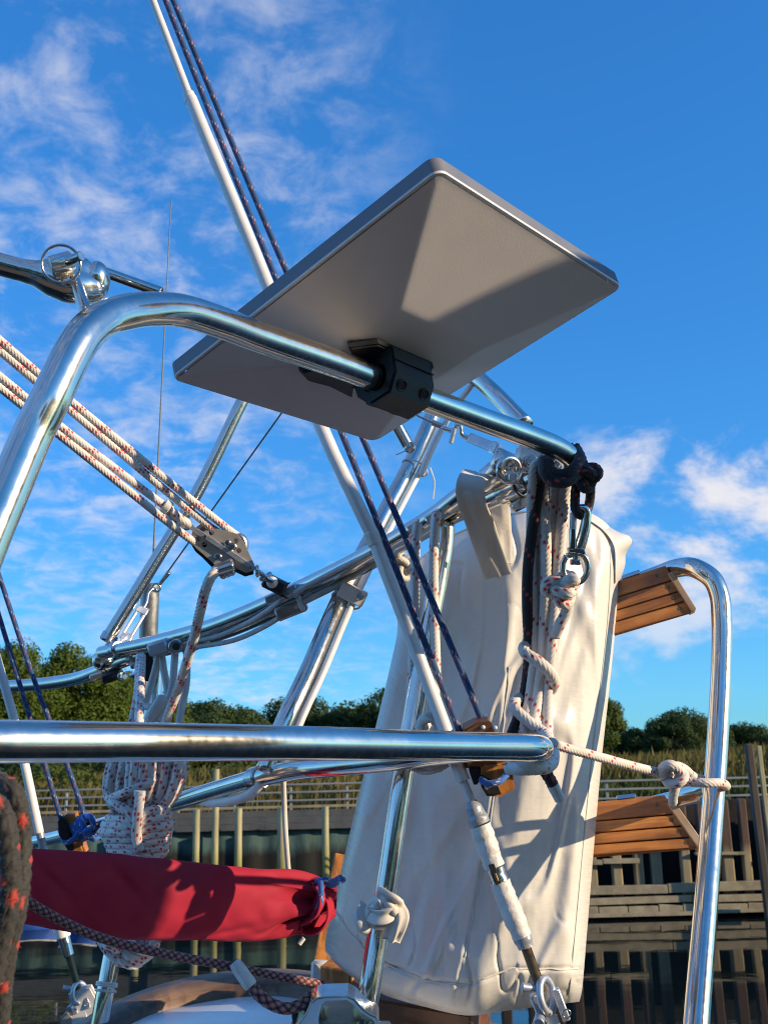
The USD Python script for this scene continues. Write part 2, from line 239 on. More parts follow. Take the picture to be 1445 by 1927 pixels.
def sweep(q, rad, n=16, cap=True, flat=1.0):
    """Tube round the polyline q; rad is (len(q), n) or broadcastable."""
    q = np.asarray(q, float); T, N, B = frames(q); th = np.arange(n) / n * 2 * np.pi
    rad = np.broadcast_to(np.asarray(rad, float) if np.ndim(rad) != 1 else np.asarray(rad, float)[:, None], (len(q), n))
    v = q[:, None] + N[:, None] * (rad * np.cos(th))[..., None] + B[:, None] * (rad * np.sin(th) * flat)[..., None]
    i = np.arange(len(q) - 1)[:, None] * n; j = np.arange(n)[None]; k = (j + 1) % n
    f = np.stack([i + j, i + k, i + n + k, i + n + j], -1).reshape(-1, 4); v = v.reshape(-1, 3)
    f = np.vstack([f[:, [0, 1, 2]], f[:, [0, 2, 3]]])
    if cap:
        m = len(v); v = np.vstack([v, q[:1], q[-1:]]); j = np.arange(n); k = (j + 1) % n; e = (len(q) - 1) * n
        f = np.vstack([f, np.stack([k, j, np.full(n, m)], 1), np.stack([e + j, e + k, np.full(n, m + 1)], 1)])
    return v, f
def tube(P, r, n=20, step=None, smooth=True):
    P = np.asarray(P, float); q = spline(P, step or max(min(r, 0.02) * 0.6, 0.002)) if smooth and len(P) > 2 else P
    return sweep(q, r, n)
def cyl(a, b, r0, r1=None, n=20):
    a, b = np.asarray(a, float), np.asarray(b, float); r1 = r0 if r1 is None else r1
    e = min(r0, r1) * 0.12; L = np.linalg.norm(b - a); u = (b - a) / L
    q = np.array([a, a + u * min(e, L / 3), b - u * min(e, L / 3), b]); return sweep(q, np.array([r0 - e, r0, r1, r1 - e]), n)
def ball(c, r, s=2, scale=None, axes=None):
    m = trimesh.creation.icosphere(s, r); v = np.array(m.vertices)
    if scale is not None: v = v * scale
    if axes is not None: v = v @ np.asarray(axes)
    return v + np.asarray(c), np.array(m.faces)
def torus(c, ax, Rr, r, n=40, m=12, sq=1.0, up=None):
    ax = unit(ax); a = unit(np.cross(ax, up if up is not None else ([0, 0, 1] if abs(ax[2]) < 0.9 else [1, 0, 0]))); b = np.cross(ax, a)
    th = np.linspace(0, 2 * np.pi, n + 1); q = c + Rr * (np.cos(th)[:, None] * a + np.sin(th)[:, None] * b * sq); return sweep(q, r, m, cap=False)
def box(c, size, axes=np.eye(3), ch=0.1):
    """Chamfered box; ch is the chamfer as a share of the shortest side."""
    s = np.asarray(size, float) / 2; e = ch * s.min(); P = []
    for sx in (-1, 1):
        for sy in (-1, 1):
            for sz in (-1, 1):
                for k in range(3):
                    p = np.array([sx, sy, sz]) * s - np.array([sx, sy, sz]) * e; p[k] = [sx, sy, sz][k] * s[k]; P.append(p)
    h = trimesh.convex.convex_hull(np.array(P)); return np.array(h.vertices) @ np.asarray(axes) + np.asarray(c), np.array(h.faces)
def beam(a, b, w, h, up=(0, 0, 1), ch=0.12):
    a, b = np.asarray(a, float), np.asarray(b, float); x = unit(b - a); y = unit(np.cross(up, x)); z = np.cross(x, y)
    return box((a + b) / 2, (np.linalg.norm(b - a), w, h), np.array([x, y, z]), ch)
def prism(poly, o, ax, ay, t, centre=True, bevel=0.0):
    """Plane outline (metres) extruded by t along ax x ay."""
    from shapely.geometry import Polygon
    p = poly if hasattr(poly, 'exterior') else Polygon(poly)
    az = np.cross(unit(ax), unit(ay)); parts = MB(); M = np.array([unit(ax), unit(ay), az])
    def ex(pp, z0, z1):
        m = trimesh.creation.extrude_polygon(pp, z1 - z0, engine='earcut'); v = np.array(m.vertices) + [0, 0, z0 - (t / 2 if centre else 0)]; parts.add((v @ M + np.asarray(o), m.faces))
    if bevel:
        ins = p.buffer(-bevel); ex(p, bevel, t - bevel); ex(ins, 0, bevel); ex(ins, t - bevel, t)
    else: ex(p, 0, t)
    return parts.get()
PAL = {'fleck': ((0.62, 0.58, 0.53), (0.50, 0.02, 0.025)), 'fleck3': ((0.64, 0.60, 0.545), (0.50, 0.02, 0.025)), 'blue': ((0.010, 0.048, 0.145), (0.30, 0.26, 0.30)), 'black': ((0.010, 0.010, 0.013), (0.42, 0.045, 0.035)),
       'white': ((0.58, 0.55, 0.50), (0.58, 0.55, 0.50)), 'grey': ((0.42, 0.41, 0.40), (0.30, 0.29, 0.29)), 'fuzzy': ((0.020, 0.018, 0.014), (0.34, 0.03, 0.016)), 'brightblue': ((0.02, 0.10, 0.36), (0.55, 0.55, 0.6))}
def rope(P, r, kind='fleck', closed=False, n=24, cells=8, seed=0, amp=0.17, start=0.0, taper=False, pk=0.95):
    """Braided cord: real over-and-under relief, tracer yarns coloured per strand."""
    p = r * pk; q = spline(P, p / 3, closed); s = np.arange(len(q)) * (np.linalg.norm(q[1] - q[0])) + start; th = np.arange(n) / n
    a = cells * th[None] + s[:, None] / p; b = cells * th[None] - s[:, None] / p + 400 * cells
    ia, ib = np.floor(a).astype(int), np.floor(b).astype(int); fa, fb = a - ia, b - ib
    h = np.sqrt(np.clip(np.sin(np.pi * fa) * np.sin(np.pi * fb), 0, 1)); rad = r * (1 - amp + amp * 1.6 * h)
    if kind == 'fuzzy': rad = rad + r * 0.14 * (meshkit.fbm(np.stack([s[:, None] / (r * 0.5) + 0 * a, 6 * np.cos(2 * np.pi * th)[None] + 0 * a, 6 * np.sin(2 * np.pi * th)[None] + 0 * a], -1), 3, seed) - 0.5)
    if taper: rad = rad * np.clip(np.minimum(np.arange(len(q)), np.arange(len(q))[::-1])[:, None] / 5 + 0.5, 0, 1)
    over = (ia + ib) % 2 == 0; base, fl = (np.array(c) for c in PAL.get(kind, PAL['white'])); col = np.broadcast_to(base, rad.shape + (3,)).copy()
    if kind == 'bungee':
        col[:] = (0.16, 0.018, 0.045); col[~over & (ib % 2 == 0)] = (0.010, 0.008, 0.012); col[~over & (ib % 2 == 1)] = (0.36, 0.24, 0.15); col[over & (ia % 4 == 0)] = (0.30, 0.05, 0.08)
    elif kind == 'fleck3': col[over & np.isin((ia + seed) % 8, (0, 1, 4))] = fl
    elif kind == 'fleck': col[over & (np.isin((ia + seed) % 8, (0, 1) if r > .0059 or r == .0046 or r == .0055 else (0,)))] = fl
    elif kind == 'blue': col[over & ((ia + seed) % 8 == 0)] = fl; col[~over & ((ib + seed) % 8 == 0)] = (0.30, 0.05, 0.06)
    elif kind == 'black': col[over & ((ia + seed) % 8 == 0)] = fl
    elif kind == 'brightblue': col[over & ((ia + seed) % 8 == 0)] = fl
    elif kind == 'fuzzy': col[(np.isin((ia + seed) % 6, (0,))) & over] = fl
    elif kind == 'grey': col[over & ((ia + seed) % 8 == 0)] = fl
    v, f = sweep(q, rad, n, cap=True); c = np.vstack([col.reshape(-1, 3), base[None], base[None]]) if kind != 'bungee' else np.vstack([col.reshape(-1, 3), col[0, :2]])
    return v, f, c
def trefoil(c, ax, ay, az, s, n=40, squash=0.8):
    t = np.linspace(0, 2 * np.pi, n, endpoint=False)
    return c + s / 3 * ((np.sin(t) + 2 * np.sin(2 * t))[:, None] * unit(ax) + (np.cos(t) - 2 * np.cos(2 * t))[:, None] * unit(ay) - squash * np.sin(3 * t)[:, None] * unit(az))
def coil(a, b, r, turns, phase=0.0, per=14, sq=1.0, ref=None):
    a, b = np.asarray(a, float), np.asarray(b, float); u = unit(b - a); x = unit(np.cross(u, ref if ref is not None else F)); y = np.cross(u, x)
    t = np.linspace(0, 1, max(int(turns * per), 6)); ang = 2 * np.pi * turns * t + phase
    return a + (b - a) * t[:, None] + r * (np.cos(ang)[:, None] * x + sq * np.sin(ang)[:, None] * y)
def gridfaces(nu, nv, wrap=False):
    i, j = np.meshgrid(np.arange(nu - (0 if wrap else 1)), np.arange(nv - 1), indexing='ij'); k = (i + 1) % nu
    return np.stack([i * nv + j, k * nv + j, k * nv + j + 1, i * nv + j + 1], -1).reshape(-1, 4)
def bolt(c, ax, r, h, n=6):
    ax = unit(ax); m = MB(); m.add(cyl(c, np.asarray(c) + ax * h * 0.35, r * 1.25, n=18)); m.add(cyl(np.asarray(c) + ax * h * 0.35, np.asarray(c) + ax * h, r, r * 0.92, n=n)); return m.get()
DOWN = -U; TOCAM = -F
#==SETTING==
rng = np.random.default_rng(7)
# water, land, bulkheads
obj('water', (np.array([[-400, -400, -.12], [400, -400, -.12], [400, 400, -.12], [-400, 400, -.12]], float), np.array([[0, 1, 2, 3]])), 'water', kind='structure')
def wall_y(x): return 27.4 if x < 3.4 else 22.9
gx = np.linspace(-130, 130, 131); gy = np.r_[np.linspace(0, 60, 61), np.linspace(63, 330, 60)]
XX, YY = np.meshgrid(gx, gy, indexing='ij'); Y0 = np.where(XX < 3.2, 27.5, 23.0); Yw = Y0 + YY
ZZ = 1.78 + 1.2 * np.clip((Yw - 36) / 34, 0, 1) + 0.35 * (meshkit.fbm(np.stack([XX / 9, Yw / 9, 0 * XX], -1), 3, 3) - 0.5) * np.clip((Yw - 33) / 8, 0, 1) + 3.0 * np.clip((Yw - 120) / 150, 0, 1)
ZZ[:, 0] = np.where(XX[:, 0] < 3.2, 1.78, 1.78)
obj('ground', (np.stack([XX, Yw, ZZ], -1).reshape(-1, 3), gridfaces(131, len(gy))), 'soil', smooth=True, kind='structure')
gx2 = np.linspace(-160, 160, 65); gy2 = np.linspace(-190, -40, 31); X2, Y2 = np.meshgrid(gx2, gy2, indexing='ij')
Z2 = -0.5 + 2.6 * np.clip((-40 - Y2) / 5, 0, 1) + 0.6 * (meshkit.fbm(np.stack([X2 / 12, Y2 / 12, 0 * X2], -1), 3, 5) - 0.5)
obj('opposite_bank', (np.stack([X2, Y2, Z2], -1).reshape(-1, 3), gridfaces(65, 31)[:, ::-1]), 'soil', smooth=True, kind='structure')
obj('floating_dock', box((0.3, -1.6, 0.45), (9.0, 2.6, 0.5), ch=0.05), 'dock_wood', smooth=False, kind='structure')
obj('boardwalk', beam((-60, 28.6, 1.80), (3.2, 28.6, 1.80), 1.6, 0.14), 'path', smooth=False, kind='structure')
obj('boardwalk', beam((3.4, 25.3, 1.80), (40, 25.3, 1.80), 1.6, 0.14), 'path', smooth=False, kind='structure')
# left: sheet-pile quay with board fascia
q = thing('quay_wall', 'weathered teal sheet-pile quay with grey board fascia, much darker towards the bottom', 'quay', (-10, 27.4, 0))
xs = np.arange(-60, 3.41, 0.11); w = MB(); prof = 0.02 * np.sign(np.sin(xs / 0.66 * 2 * np.pi)) * np.minimum(1, np.abs(np.sin(xs / 0.66 * 2 * np.pi)) * 2.2)
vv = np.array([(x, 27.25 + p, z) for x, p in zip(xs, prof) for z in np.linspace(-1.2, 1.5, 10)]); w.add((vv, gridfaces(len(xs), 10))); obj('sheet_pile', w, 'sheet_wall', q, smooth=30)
for k in range(3):
    for x0 in np.arange(-31, 3.3, 3.1):
        x1 = min(x0 + 3.085, 3.38); zc = 1.56 + k * 0.155; obj('board', beam((x0, 27.12 - 0.006 * rng.random(), zc), (x1, 27.12 - 0.006 * rng.random(), zc), 0.07, 0.147, ch=0.06), 'fascia', q, smooth=False)
obj('cap', beam((-60, 27.2, 2.02), (3.4, 27.2, 2.02), 0.34, 0.06), 'timber', q, smooth=False)
# right: timber bulkhead, open piles before a black sheet painted as the shaded void
b = thing('timber_bulkhead', 'timber bulkhead of rust brown piles with mossy lower wales', 'bulkhead', (8, 22, 0))
obj('shade_sheet', box((14, 22.70, 0.62), (21.5, 0.2, 2.80), ch=0.02), 'void_shade', b, smooth=False)
for px in np.arange(940, 1960, 41.5):
    t = onY(px + rng.normal() * 3, 1506, 22.0); wd = 0.15 + 0.07 * rng.random(); dx = rng.normal() * 0.02
    obj('pile', beam((t[0] + dx, 22.0, -1.0), (t[0], 22.0, 2.03 + rng.normal() * 0.012), wd, wd, up=(0, 1, 0), ch=0.25), 'bulk_pile', b, smooth=30)
def wale(z, hgt, y, x0=3.4, x1=24.0, L=2.6, gap=0.02, mt='timber', skip=0.0, name='wale'):
    x = x0
    while x < x1:
        l = L * (0.75 + 0.5 * rng.random())
        if rng.random() >= skip: obj(name, beam((x, y, z + rng.normal() * 0.012), (x + l - gap, y, z + rng.normal() * 0.012), 0.14, hgt * (0.9 + 0.2 * rng.random()), ch=0.1), mt, b, smooth=False)
        x += l
wale(0.92, 0.09, 21.85, L=0.9, skip=0.25, name='ledge'); wale(1.02, 0.05, 21.88, L=1.3, skip=0.3, name='ledge')
wale(0.40, 0.16, 21.78, L=2.4); wale(0.205, 0.13, 21.74, L=1.9); wale(0.03, 0.16, 21.70, L=0.55, skip=0.3, name='block')
wale(-0.02, 0.06, 21.55, L=2.2)
for i, (px, wd, mt) in enumerate(((1405, 0.14, 'old_pile'), (1424, 0.085, 'pile_wood'))):
    a0, a1 = onY(px + 3, 1400 + 4 * i, 21.2), onY(px + 44, 1740, 21.2); a1[2] = -0.6
    o = obj('leaning_pile', beam(a0, a1, wd, wd, up=(0, 1, 0), ch=0.3), mt, smooth=30); keys(stage.GetPrimAtPath(o), ('thick dark grey pile leaning against the timber bulkhead', 'slim tan pole leaning beside the thick dark pile')[i], 'pile')
# mooring piles before the quay
for i, (px, top, wd, lab) in enumerate(((262, 1575, .21, 'short mossy mooring pile half hidden beside the red flecked rope hank'), (370, 1524, .20, 'mossy mooring pile just left of the tallest pile'), (407, 1448, .18, 'tallest mooring pile, rising above the boardwalk railing'), (449, 1522, .21, 'mossy mooring pile just right of the tallest pile'), (530, 1520, .25, 'broad mooring pile standing behind the thin hanging white line'), (612, 1518, .20, 'mossy mooring pile nearest the white sailcloth bag'))):
    p = onY(px, top, 26.4); q_ = np.array([p[0], 26.4, -1.2]); n = 12; ph = rng.random(n) * 0.2
    s = np.linspace(0, 1, 14); line = q_ + (p - q_) * s[:, None]; rad = wd / 2 * 0.86 * (1.06 - 0.12 * s[:, None]) * (1 + 0.06 * (meshkit.noise(np.stack([s[:, None] * 9 + i * 7 + np.zeros((1, n)), np.cos(np.arange(n) / n * 6.283)[None] * 1.5 + 0 * s[:, None], np.sin(np.arange(n) / n * 6.283)[None] * 1.5 + 0 * s[:, None]], -1)) - 0.5) * 2)
    o = obj('mooring_pile', sweep(line, rad, n), 'pile_wood', smooth=50); keys(stage.GetPrimAtPath(o), lab, 'pile')
# railings on the boardwalks
def railing(x0, x1, y, zs, sp, label, ph=0.0):
    t = thing('railing', label, 'railing', (x0, y, 1.87))
    for z in zs: obj('rail', beam((x0, y, z), (x1, y, z), 0.045, 0.045, ch=0.3), 'rail_grey', t, smooth=30)
    for x in np.arange(x0 + ph, x1, sp): obj('post', beam((x, y + 0.06, 1.80), (x, y + 0.06, zs[0] - 0.01), 0.055, 0.055, up=(0, 1, 0), ch=0.2), 'rail_grey', t, smooth=30)
railing(-40, 3.2, 27.75, (2.555, 2.365, 2.165), 1.42, 'grey three bar railing along the boardwalk behind the mooring piles', 0.55)
railing(3.5, 34, 24.4, (2.445, 2.265, 2.07), 2.05, 'grey three bar railing along the boardwalk behind the timber bulkhead', 1.3)
# little boats at the far float
def dinghy(px, py, y, L, m1, label, rz):
    c = onZ(px, py, -0.12); c[2] = -0.12; t = thing('dinghy', label, 'boat', c, None); s = np.linspace(-1, 1, 25); u = np.linspace(-1, 1, 11); P = []
    for a in s:
        wdt = 0.24 * L * (1 - max(0, a) ** 2.2) * (1 - 0.25 * max(0, -a) ** 2) + 0.01; hgt = 0.17 + 0.06 * a * a
        for k in u: P.append((a * L / 2, wdt * np.sign(k) * abs(k) ** 0.6, -0.06 + (hgt + 0.06) * abs(k) ** 1.5))
    P = np.array(P); cr, sr = math.cos(rz), math.sin(rz); M = np.array([[cr, sr, 0], [-sr, cr, 0], [0, 0, 1]]); P = P @ M + c
    obj('hull', (P, gridfaces(25, 11)), m1, t, smooth=50)
    for k in (0, 10): obj('gunwale', sweep(P.reshape(25, 11, 3)[:, k], 0.012, 8), 'white_plastic', t)
    for a in (-0.3, 0.25): obj('thwart', box(np.array([a * L / 2, 0, 0.12]) @ M + c, (0.12, 0.38 * L, 0.03), M), 'timber', t, smooth=False)
dinghy(60, 1750, 20, 0.95, 'blue_paint', 'small bright blue rowing boat afloat under the burgundy cover, leftmost', 0.25)
dinghy(150, 1756, 20, 0.7, 'blue_paint', 'small blue rowing boat seen just left of the rope hank', -0.2)
dinghy(14, 1742, 22, 0.9, 'pale_blue_paint', 'pale blue rowing boat at the left edge behind the shaggy dock line', 0.1)
# added pile, out of view, stood here to shade dish, tubes and cover
dp = A(735, 590, .87); dq = dp + SUN / math.cos(SUN_EL) * 1.2; pc0 = np.array([dq[0], dq[1], 0]) + np.array([-SUN[1], SUN[0], 0]) / math.cos(SUN_EL) * 0.14; obj('shade_pile', cyl((pc0[0], pc0[1], -1.0), (pc0[0], pc0[1], dq[2] - 0.028), .165, .158, 32), 'old_pile', label='added wooden pile out of view that casts shade on the dish and cover', cat='pile')
# plants on the bank
def leaves(P, size, rng, normals=None, jit=0.7):
    n = len(P); d = rng.normal(size=(n, 3)); d /= np.linalg.norm(d, axis=1, keepdims=True)
    if normals is not None: d = normals + jit * d; d /= np.linalg.norm(d, axis=1, keepdims=True)
    a = np.cross(d, rng.normal(size=(n, 3))); a /= np.linalg.norm(a, axis=1, keepdims=True); b = np.cross(d, a); s = size * (0.6 + 0.8 * rng.random((n, 1)))
    v = np.stack([P - a * s, P + b * s * 0.55, P + a * s, P - b * s * 0.55], 1).reshape(-1, 3); return v, np.arange(4 * n).reshape(-1, 4)
def make_tree(name, label, group, seed, H, W, lobes, nleaf, lsize, mt, loc, ragged=0.25):
    g = np.random.default_rng(seed); t = thing(name, label, 'tree', loc, group); loc = np.asarray(loc, float); L, Nn = [], []; tr = MB()
    trunk = spline([loc + (0, 0, -0.6), loc + (g.normal() * 0.1, 0, H * 0.25), loc + (g.normal() * 0.3, g.normal() * 0.2, H * 0.62)], 0.4); tr.add(sweep(trunk, np.linspace(0.035 * H, 0.012 * H, len(trunk)), 9))
    for k in range(lobes):
        zz = H * (0.20 + 0.72 * ((k + 0.5) / lobes) ** 0.9) + g.normal() * 0.04 * H; rr = W / 2 * (0.95 - 0.75 * max(0, (zz / H - 0.42) / 0.6) ** 1.4); th = g.random() * 6.283; c = loc + np.array([math.cos(th) * rr * 0.85 * g.random() ** 0.4, math.sin(th) * rr * 0.85 * g.random() ** 0.4, zz])
        s = W * (0.09 + 0.13 * g.random()) * np.array([1, 1, 0.8]); n = nleaf // lobes; d = g.normal(size=(n, 3)); d /= np.linalg.norm(d, axis=1, keepdims=True)
        rad = (0.55 + 0.5 * g.random((n, 1)) ** 0.5) * (1 + ragged * (meshkit.fbm(d * 2.6 + seed + k * 3.1, 3)[:, None] - 0.5) * 3); L.append(c + d * rad * s); Nn.append(d)
        br = spline([trunk[int(len(trunk) * min(0.95, 0.35 + 0.6 * k / lobes))], (c + trunk[len(trunk) // 2]) / 2 + (0, 0, 0.1), c], 0.4); tr.add(sweep(br, np.linspace(0.011 * H, 0.003 * H, len(br)), 6))
    obj('trunk', tr, 'bark', t); obj('crown', leaves(np.vstack(L), lsize, g, np.vstack(Nn)), mt, t, smooth=False); return t
def dup(src, loc, rz, sc, label=None, group=None):
    p0 = stage.GetPrimAtPath(src); x = UsdGeom.Xform.Define(stage, numbered('/World/' + src.split('/')[-1].rstrip('0123456789').rstrip('_'))); pr = x.GetPrim(); pr.GetReferences().AddInternalReference(p0.GetPath()); x.ClearXformOpOrder()
    x.AddTranslateOp().Set(Gf.Vec3d(*map(float, loc))); x.AddRotateZOp().Set(float(rz)); x.AddScaleOp().Set(Gf.Vec3f(*(map(float, sc)))); pr.SetInstanceable(True); keys(pr, label, None, group); return str(pr.GetPath())
GB = 'broad trees along the left shore'; GF_ = 'distant trees along the skyline'
def at_tree(px, y): p = onY(px, 1480, y); p[2] = 2.2 + 0.012 * (y - 40); return p
def hgt(px, top, y): return onY(px, top, y)[2] - at_tree(px, y)[2]
T1 = make_tree('broadleaf_tree', 'tall green broadleaf tree on the left shore, its crown peaking between the blue lines', None, 11, 9.0, 8.0, 30, 30000, 0.105, 'leaf_green', at_tree(135, 58))
T2 = make_tree('broadleaf_tree', 'tall rounded broadleaf tree at the left edge of the shore', None, 23, 9.0, 8.5, 28, 30000, 0.105, 'leaf_green', at_tree(25, 55))
T3 = make_tree('skyline_tree', 'dark distant tree in the skyline row behind the reeds', GF_, 31, 6.5, 7.5, 22, 15000, 0.13, 'leaf_dark', at_tree(1270, 84))
T4 = make_tree('lit_tree', 'sunlit yellow green tree standing beside the white bag on the right', None, 47, 7.5, 5.4, 26, 22000, 0.10, 'leaf_yellow', at_tree(1128, 52))
T5 = make_tree('skyline_tree', 'dark distant tree in the skyline row behind the reeds', GF_, 53, 6.5, 8.5, 20, 15000, 0.13, 'leaf_dark', at_tree(1330, 88))
def rescale(t, px, top, y, H0):
    k = hgt(px, top, y) / H0; stage.GetPrimAtPath(t); UsdGeom.Xformable(stage.GetPrimAtPath(t)).AddScaleOp().Set(Gf.Vec3f(k, k, k))
rescale(T1, 135, 1226, 58, 9.0); rescale(T2, 25, 1228, 55, 9.0); rescale(T4, 1128, 1285, 52, 7.5); rescale(T3, 1270, 1352, 84, 6.2); rescale(T5, 1330, 1362, 88, 6.2)
for src, px, top, y, wx, lab in ((T1, 215, 1272, 60, 1.0, 'green broadleaf tree sloping down to the right below the arch fork on the left shore'), (T2, 285, 1318, 62, 1.3, 'low green broadleaf tree behind the white lines above the rail'), (T1, 80, 1262, 64, 1.1, 'broadleaf tree filling the dip between the two tallest crowns'), (T2, -60, 1255, 60, 1.0, 'broadleaf tree cut by the left edge of the view')):
    k = hgt(px, top, y) / 9.0; dup(src, at_tree(px, y), rng.random() * 360, (k * wx, k * wx, k), lab)
for i, (px, top, y) in enumerate(((350, 1330, 90), (410, 1334, 84), (465, 1338, 88), (515, 1336, 92), (565, 1345, 96), (615, 1338, 96), (670, 1328, 92), (725, 1326, 90), (1185, 1372, 92), (1225, 1364, 90), (1300, 1348, 94), (1365, 1376, 96), (1410, 1368, 90), (1455, 1374, 88), (1500, 1360, 90), (790, 1340, 95), (860, 1345, 95), (930, 1340, 95), (1000, 1345, 95), (1070, 1340, 95), (380, 1348, 100), (440, 1350, 101), (540, 1352, 102), (640, 1346, 103), (695, 1344, 101), (320, 1340, 99), (1245, 1380, 100), (1345, 1384, 101), (1390, 1386, 102), (1205, 1388, 99))):
    k = hgt(px, top, y) / 6.2; dup((T3, T5)[i % 2], at_tree(px, y), rng.random() * 360, (k * 1.1, k * 1.1, k * (0.95 + 0.1 * rng.random())))
for i in range(26): # the opposite bank, behind the photographer
    p = np.array([-150 + i * 12 + rng.normal() * 3, -62 - 20 * rng.random(), 1.6]); k = 1.0 + 0.5 * rng.random(); d = dup((T3, T5)[i % 2], p, rng.random() * 360, (2.2 * k, 2.2 * k, 2.2 * k), 'tree on the opposite bank behind the photographer', 'trees on the opposite bank')
def bush(px, top, y, W, mt, lab, seed):
    g = np.random.default_rng(seed); p = at_tree(px, y); p[2] = 1.9; H = onY(px, top, y)[2] - 1.9; P, N = [], []
    for k in range(7):
        c = p + (g.normal() * W * 0.22, g.normal() * W * 0.2, H * (0.3 + 0.4 * g.random())); d = g.normal(size=(420, 3)); d /= np.linalg.norm(d, axis=1, keepdims=True); P.append(c + d * (0.6 + 0.5 * g.random((420, 1))) * np.array([W * 0.28, W * 0.28, H * 0.36])); N.append(d)
    t = thing('bush', lab, 'bush', p); obj('foliage', leaves(np.vstack(P), 0.10, g, np.vstack(N)), mt, t, smooth=False); obj('stem', MB().add(tube([p + (0, 0, -0.2), p + (0.05, 0, H * 0.4), p + (0.1, 0.05, H * 0.7)], 0.04, 8)), 'bark', t)
bush(110, 1432, 38, 3.2, 'leaf_yellow', 'yellow green bush behind the railing between the left blue lines', 1); bush(235, 1440, 40, 2.4, 'leaf_yellow', 'golden bush behind the railing left of the rope hank', 2); bush(20, 1420, 44, 4.0, 'leaf_dark', 'dark bush under the trees at the left edge', 3)
bush(170, 1405, 48, 5.0, 'leaf_dark', 'dark shrub at the foot of the tallest left tree', 4); bush(335, 1420, 46, 4.6, 'leaf_dark', 'dark shrub behind the hank of red flecked rope', 5); bush(1160, 1440, 36, 2.0, 'reed_green', 'low green bush right of the white bag behind the railing', 6); bush(1235, 1450, 34, 1.8, 'reed_green', 'low green bush above the lower teak step', 7)
def reedbed(n, x0, x1, y0, y1, H, mt, name, label):
    g = np.random.default_rng(n); x = x0 + (x1 - x0) * g.random(n); y = y0 + (y1 - y0) * g.random(n); Y0_ = np.where(x < 3.2, 27.5, 23.0); z = 1.78 + 1.2 * np.clip((y - 36) / 34, 0, 1) - 0.1
    h = H * (0.65 + 0.5 * g.random(n)) * (0.75 + 0.5 * meshkit.noise(np.stack([x / 3, y / 3, 0 * x], -1))); P = np.stack([x, y, z], 1); lean = g.normal(size=(n, 2)) * 0.14 + (0.10, 0); w = 0.016 + 0.012 * g.random(n); ang = g.random(n) * 3.14
    wv = np.stack([np.cos(ang) * w, np.sin(ang) * w, 0 * w], 1); top = P + np.stack([lean[:, 0] * h, lean[:, 1] * h, h], 1); mid = P + np.stack([lean[:, 0] * h * 0.35, lean[:, 1] * h * 0.35, h * 0.6], 1)
    v = np.stack([P - wv, P + wv, mid + wv * 0.9, mid - wv * 0.9, top, top + np.stack([0.06 * g.normal(size=n), 0 * h, -0.16 + 0 * h], 1), mid + (top - mid) * 0.55 + wv * 2.2, mid + (top - mid) * 0.55 - wv * 2.2], 1).reshape(-1, 3); i = np.arange(n)[:, None] * 8
    f = np.vstack([i + [0, 1, 2], i + [0, 2, 3], i + [3, 2, 4], i + [6, 4, 7]]); o = obj(name, (v, f), mt, smooth=False, kind='stuff'); keys(stage.GetPrimAtPath(o), label, 'reeds')
reedbed(17000, 4, 30, 31, 56, 1.45, 'reed', 'reeds', 'golden seeding reeds in a dense bed behind the railing on the right')
reedbed(6000, 3.6, 26, 27, 33, 0.75, 'reed_green', 'low_reeds', 'short green growth at the foot of the reeds on the right')
reedbed(14000, -20, 4, 33, 58, 1.15, 'reed', 'reeds', 'golden grass bed behind the railing and mooring piles on the left')
#==BOAT==
# ---------------- hull and deck
def boxgrain(v, x, sx=6.0, s=70.0):
    """Grain coordinates: x is the direction of the fibres."""
    x = unit(x); y = unit(np.cross(x, (0.31, 0.2, 0.93))); z = np.cross(x, y); v = np.asarray(v); return np.stack([v @ x * sx, v @ y * s, v @ z * s], 1)
def plank(name, vf, mt, parent, x, **kw):
    v, f = vf; m = trimesh.Trimesh(v, f, process=False); m = trimesh.Trimesh(m.triangles.reshape(-1, 3), np.arange(len(f) * 3).reshape(-1, 3), process=False)
    return obj(name, (np.array(m.vertices), np.array(m.faces)), mt, parent, grain=boxgrain(m.vertices, x) + np.random.default_rng(abs(hash(name)) % 99 if False else int(abs(v[0, 0]) * 1e4) % 977).random(3) * 9, **kw)
hull = thing('sailing_boat', 'white sailing boat stern with curved teak toe rail at the bottom edge', 'boat', A(450, 1930, 1.3))
edge = AL([(120, 1975, 1.45), (180, 1932, 1.52), (250, 1898, 1.58), (330, 1872, 1.62), (430, 1854, 1.64), (530, 1850, 1.62), (620, 1862, 1.58), (720, 1895, 1.52), (830, 1925, 1.46), (960, 1965, 1.40)])
inner = AL([(170, 1968, 1.38), (230, 1934, 1.46), (290, 1906, 1.52), (360, 1889, 1.56), (440, 1876, 1.57), (520, 1873, 1.55), (600, 1885, 1.50), (690, 1908, 1.44), (780, 1935, 1.38), (900, 1975, 1.31)])
e, i_ = spline(edge, 0.012), spline(inner, 0.012); n = min(len(e), len(i_)); e = e[np.linspace(0, len(e) - 1, 90).astype(int)]; i_ = i_[np.linspace(0, len(i_) - 1, 90).astype(int)]
G = [e + (0, 0.05, -0.35), e + (0, 0.0, -0.012), e + (0, -0.002, -0.006)]
G = [e * (1 - t) + i_ * t - (0, 0, 0.012) for t in (0.05, 0.5)] + [i_ - (0, 0, 0.002)]
for k in range(1, 13): t = k / 12; G.append(i_ + (np.array([-0.12, -0.62, 0]) * t) + np.array([0, 0, 1]) * (-0.002 - 0.030 * t + 0.055 * t * (1 - t) - 0.10 * t * t)[..., None] if False else i_ + np.array([-0.12 * t, -0.62 * t, -0.002 - 0.05 * t * t]))
obj('deck', (np.stack(G, 1).reshape(-1, 3), gridfaces(90, len(G))), 'gelcoat', hull, smooth=True)
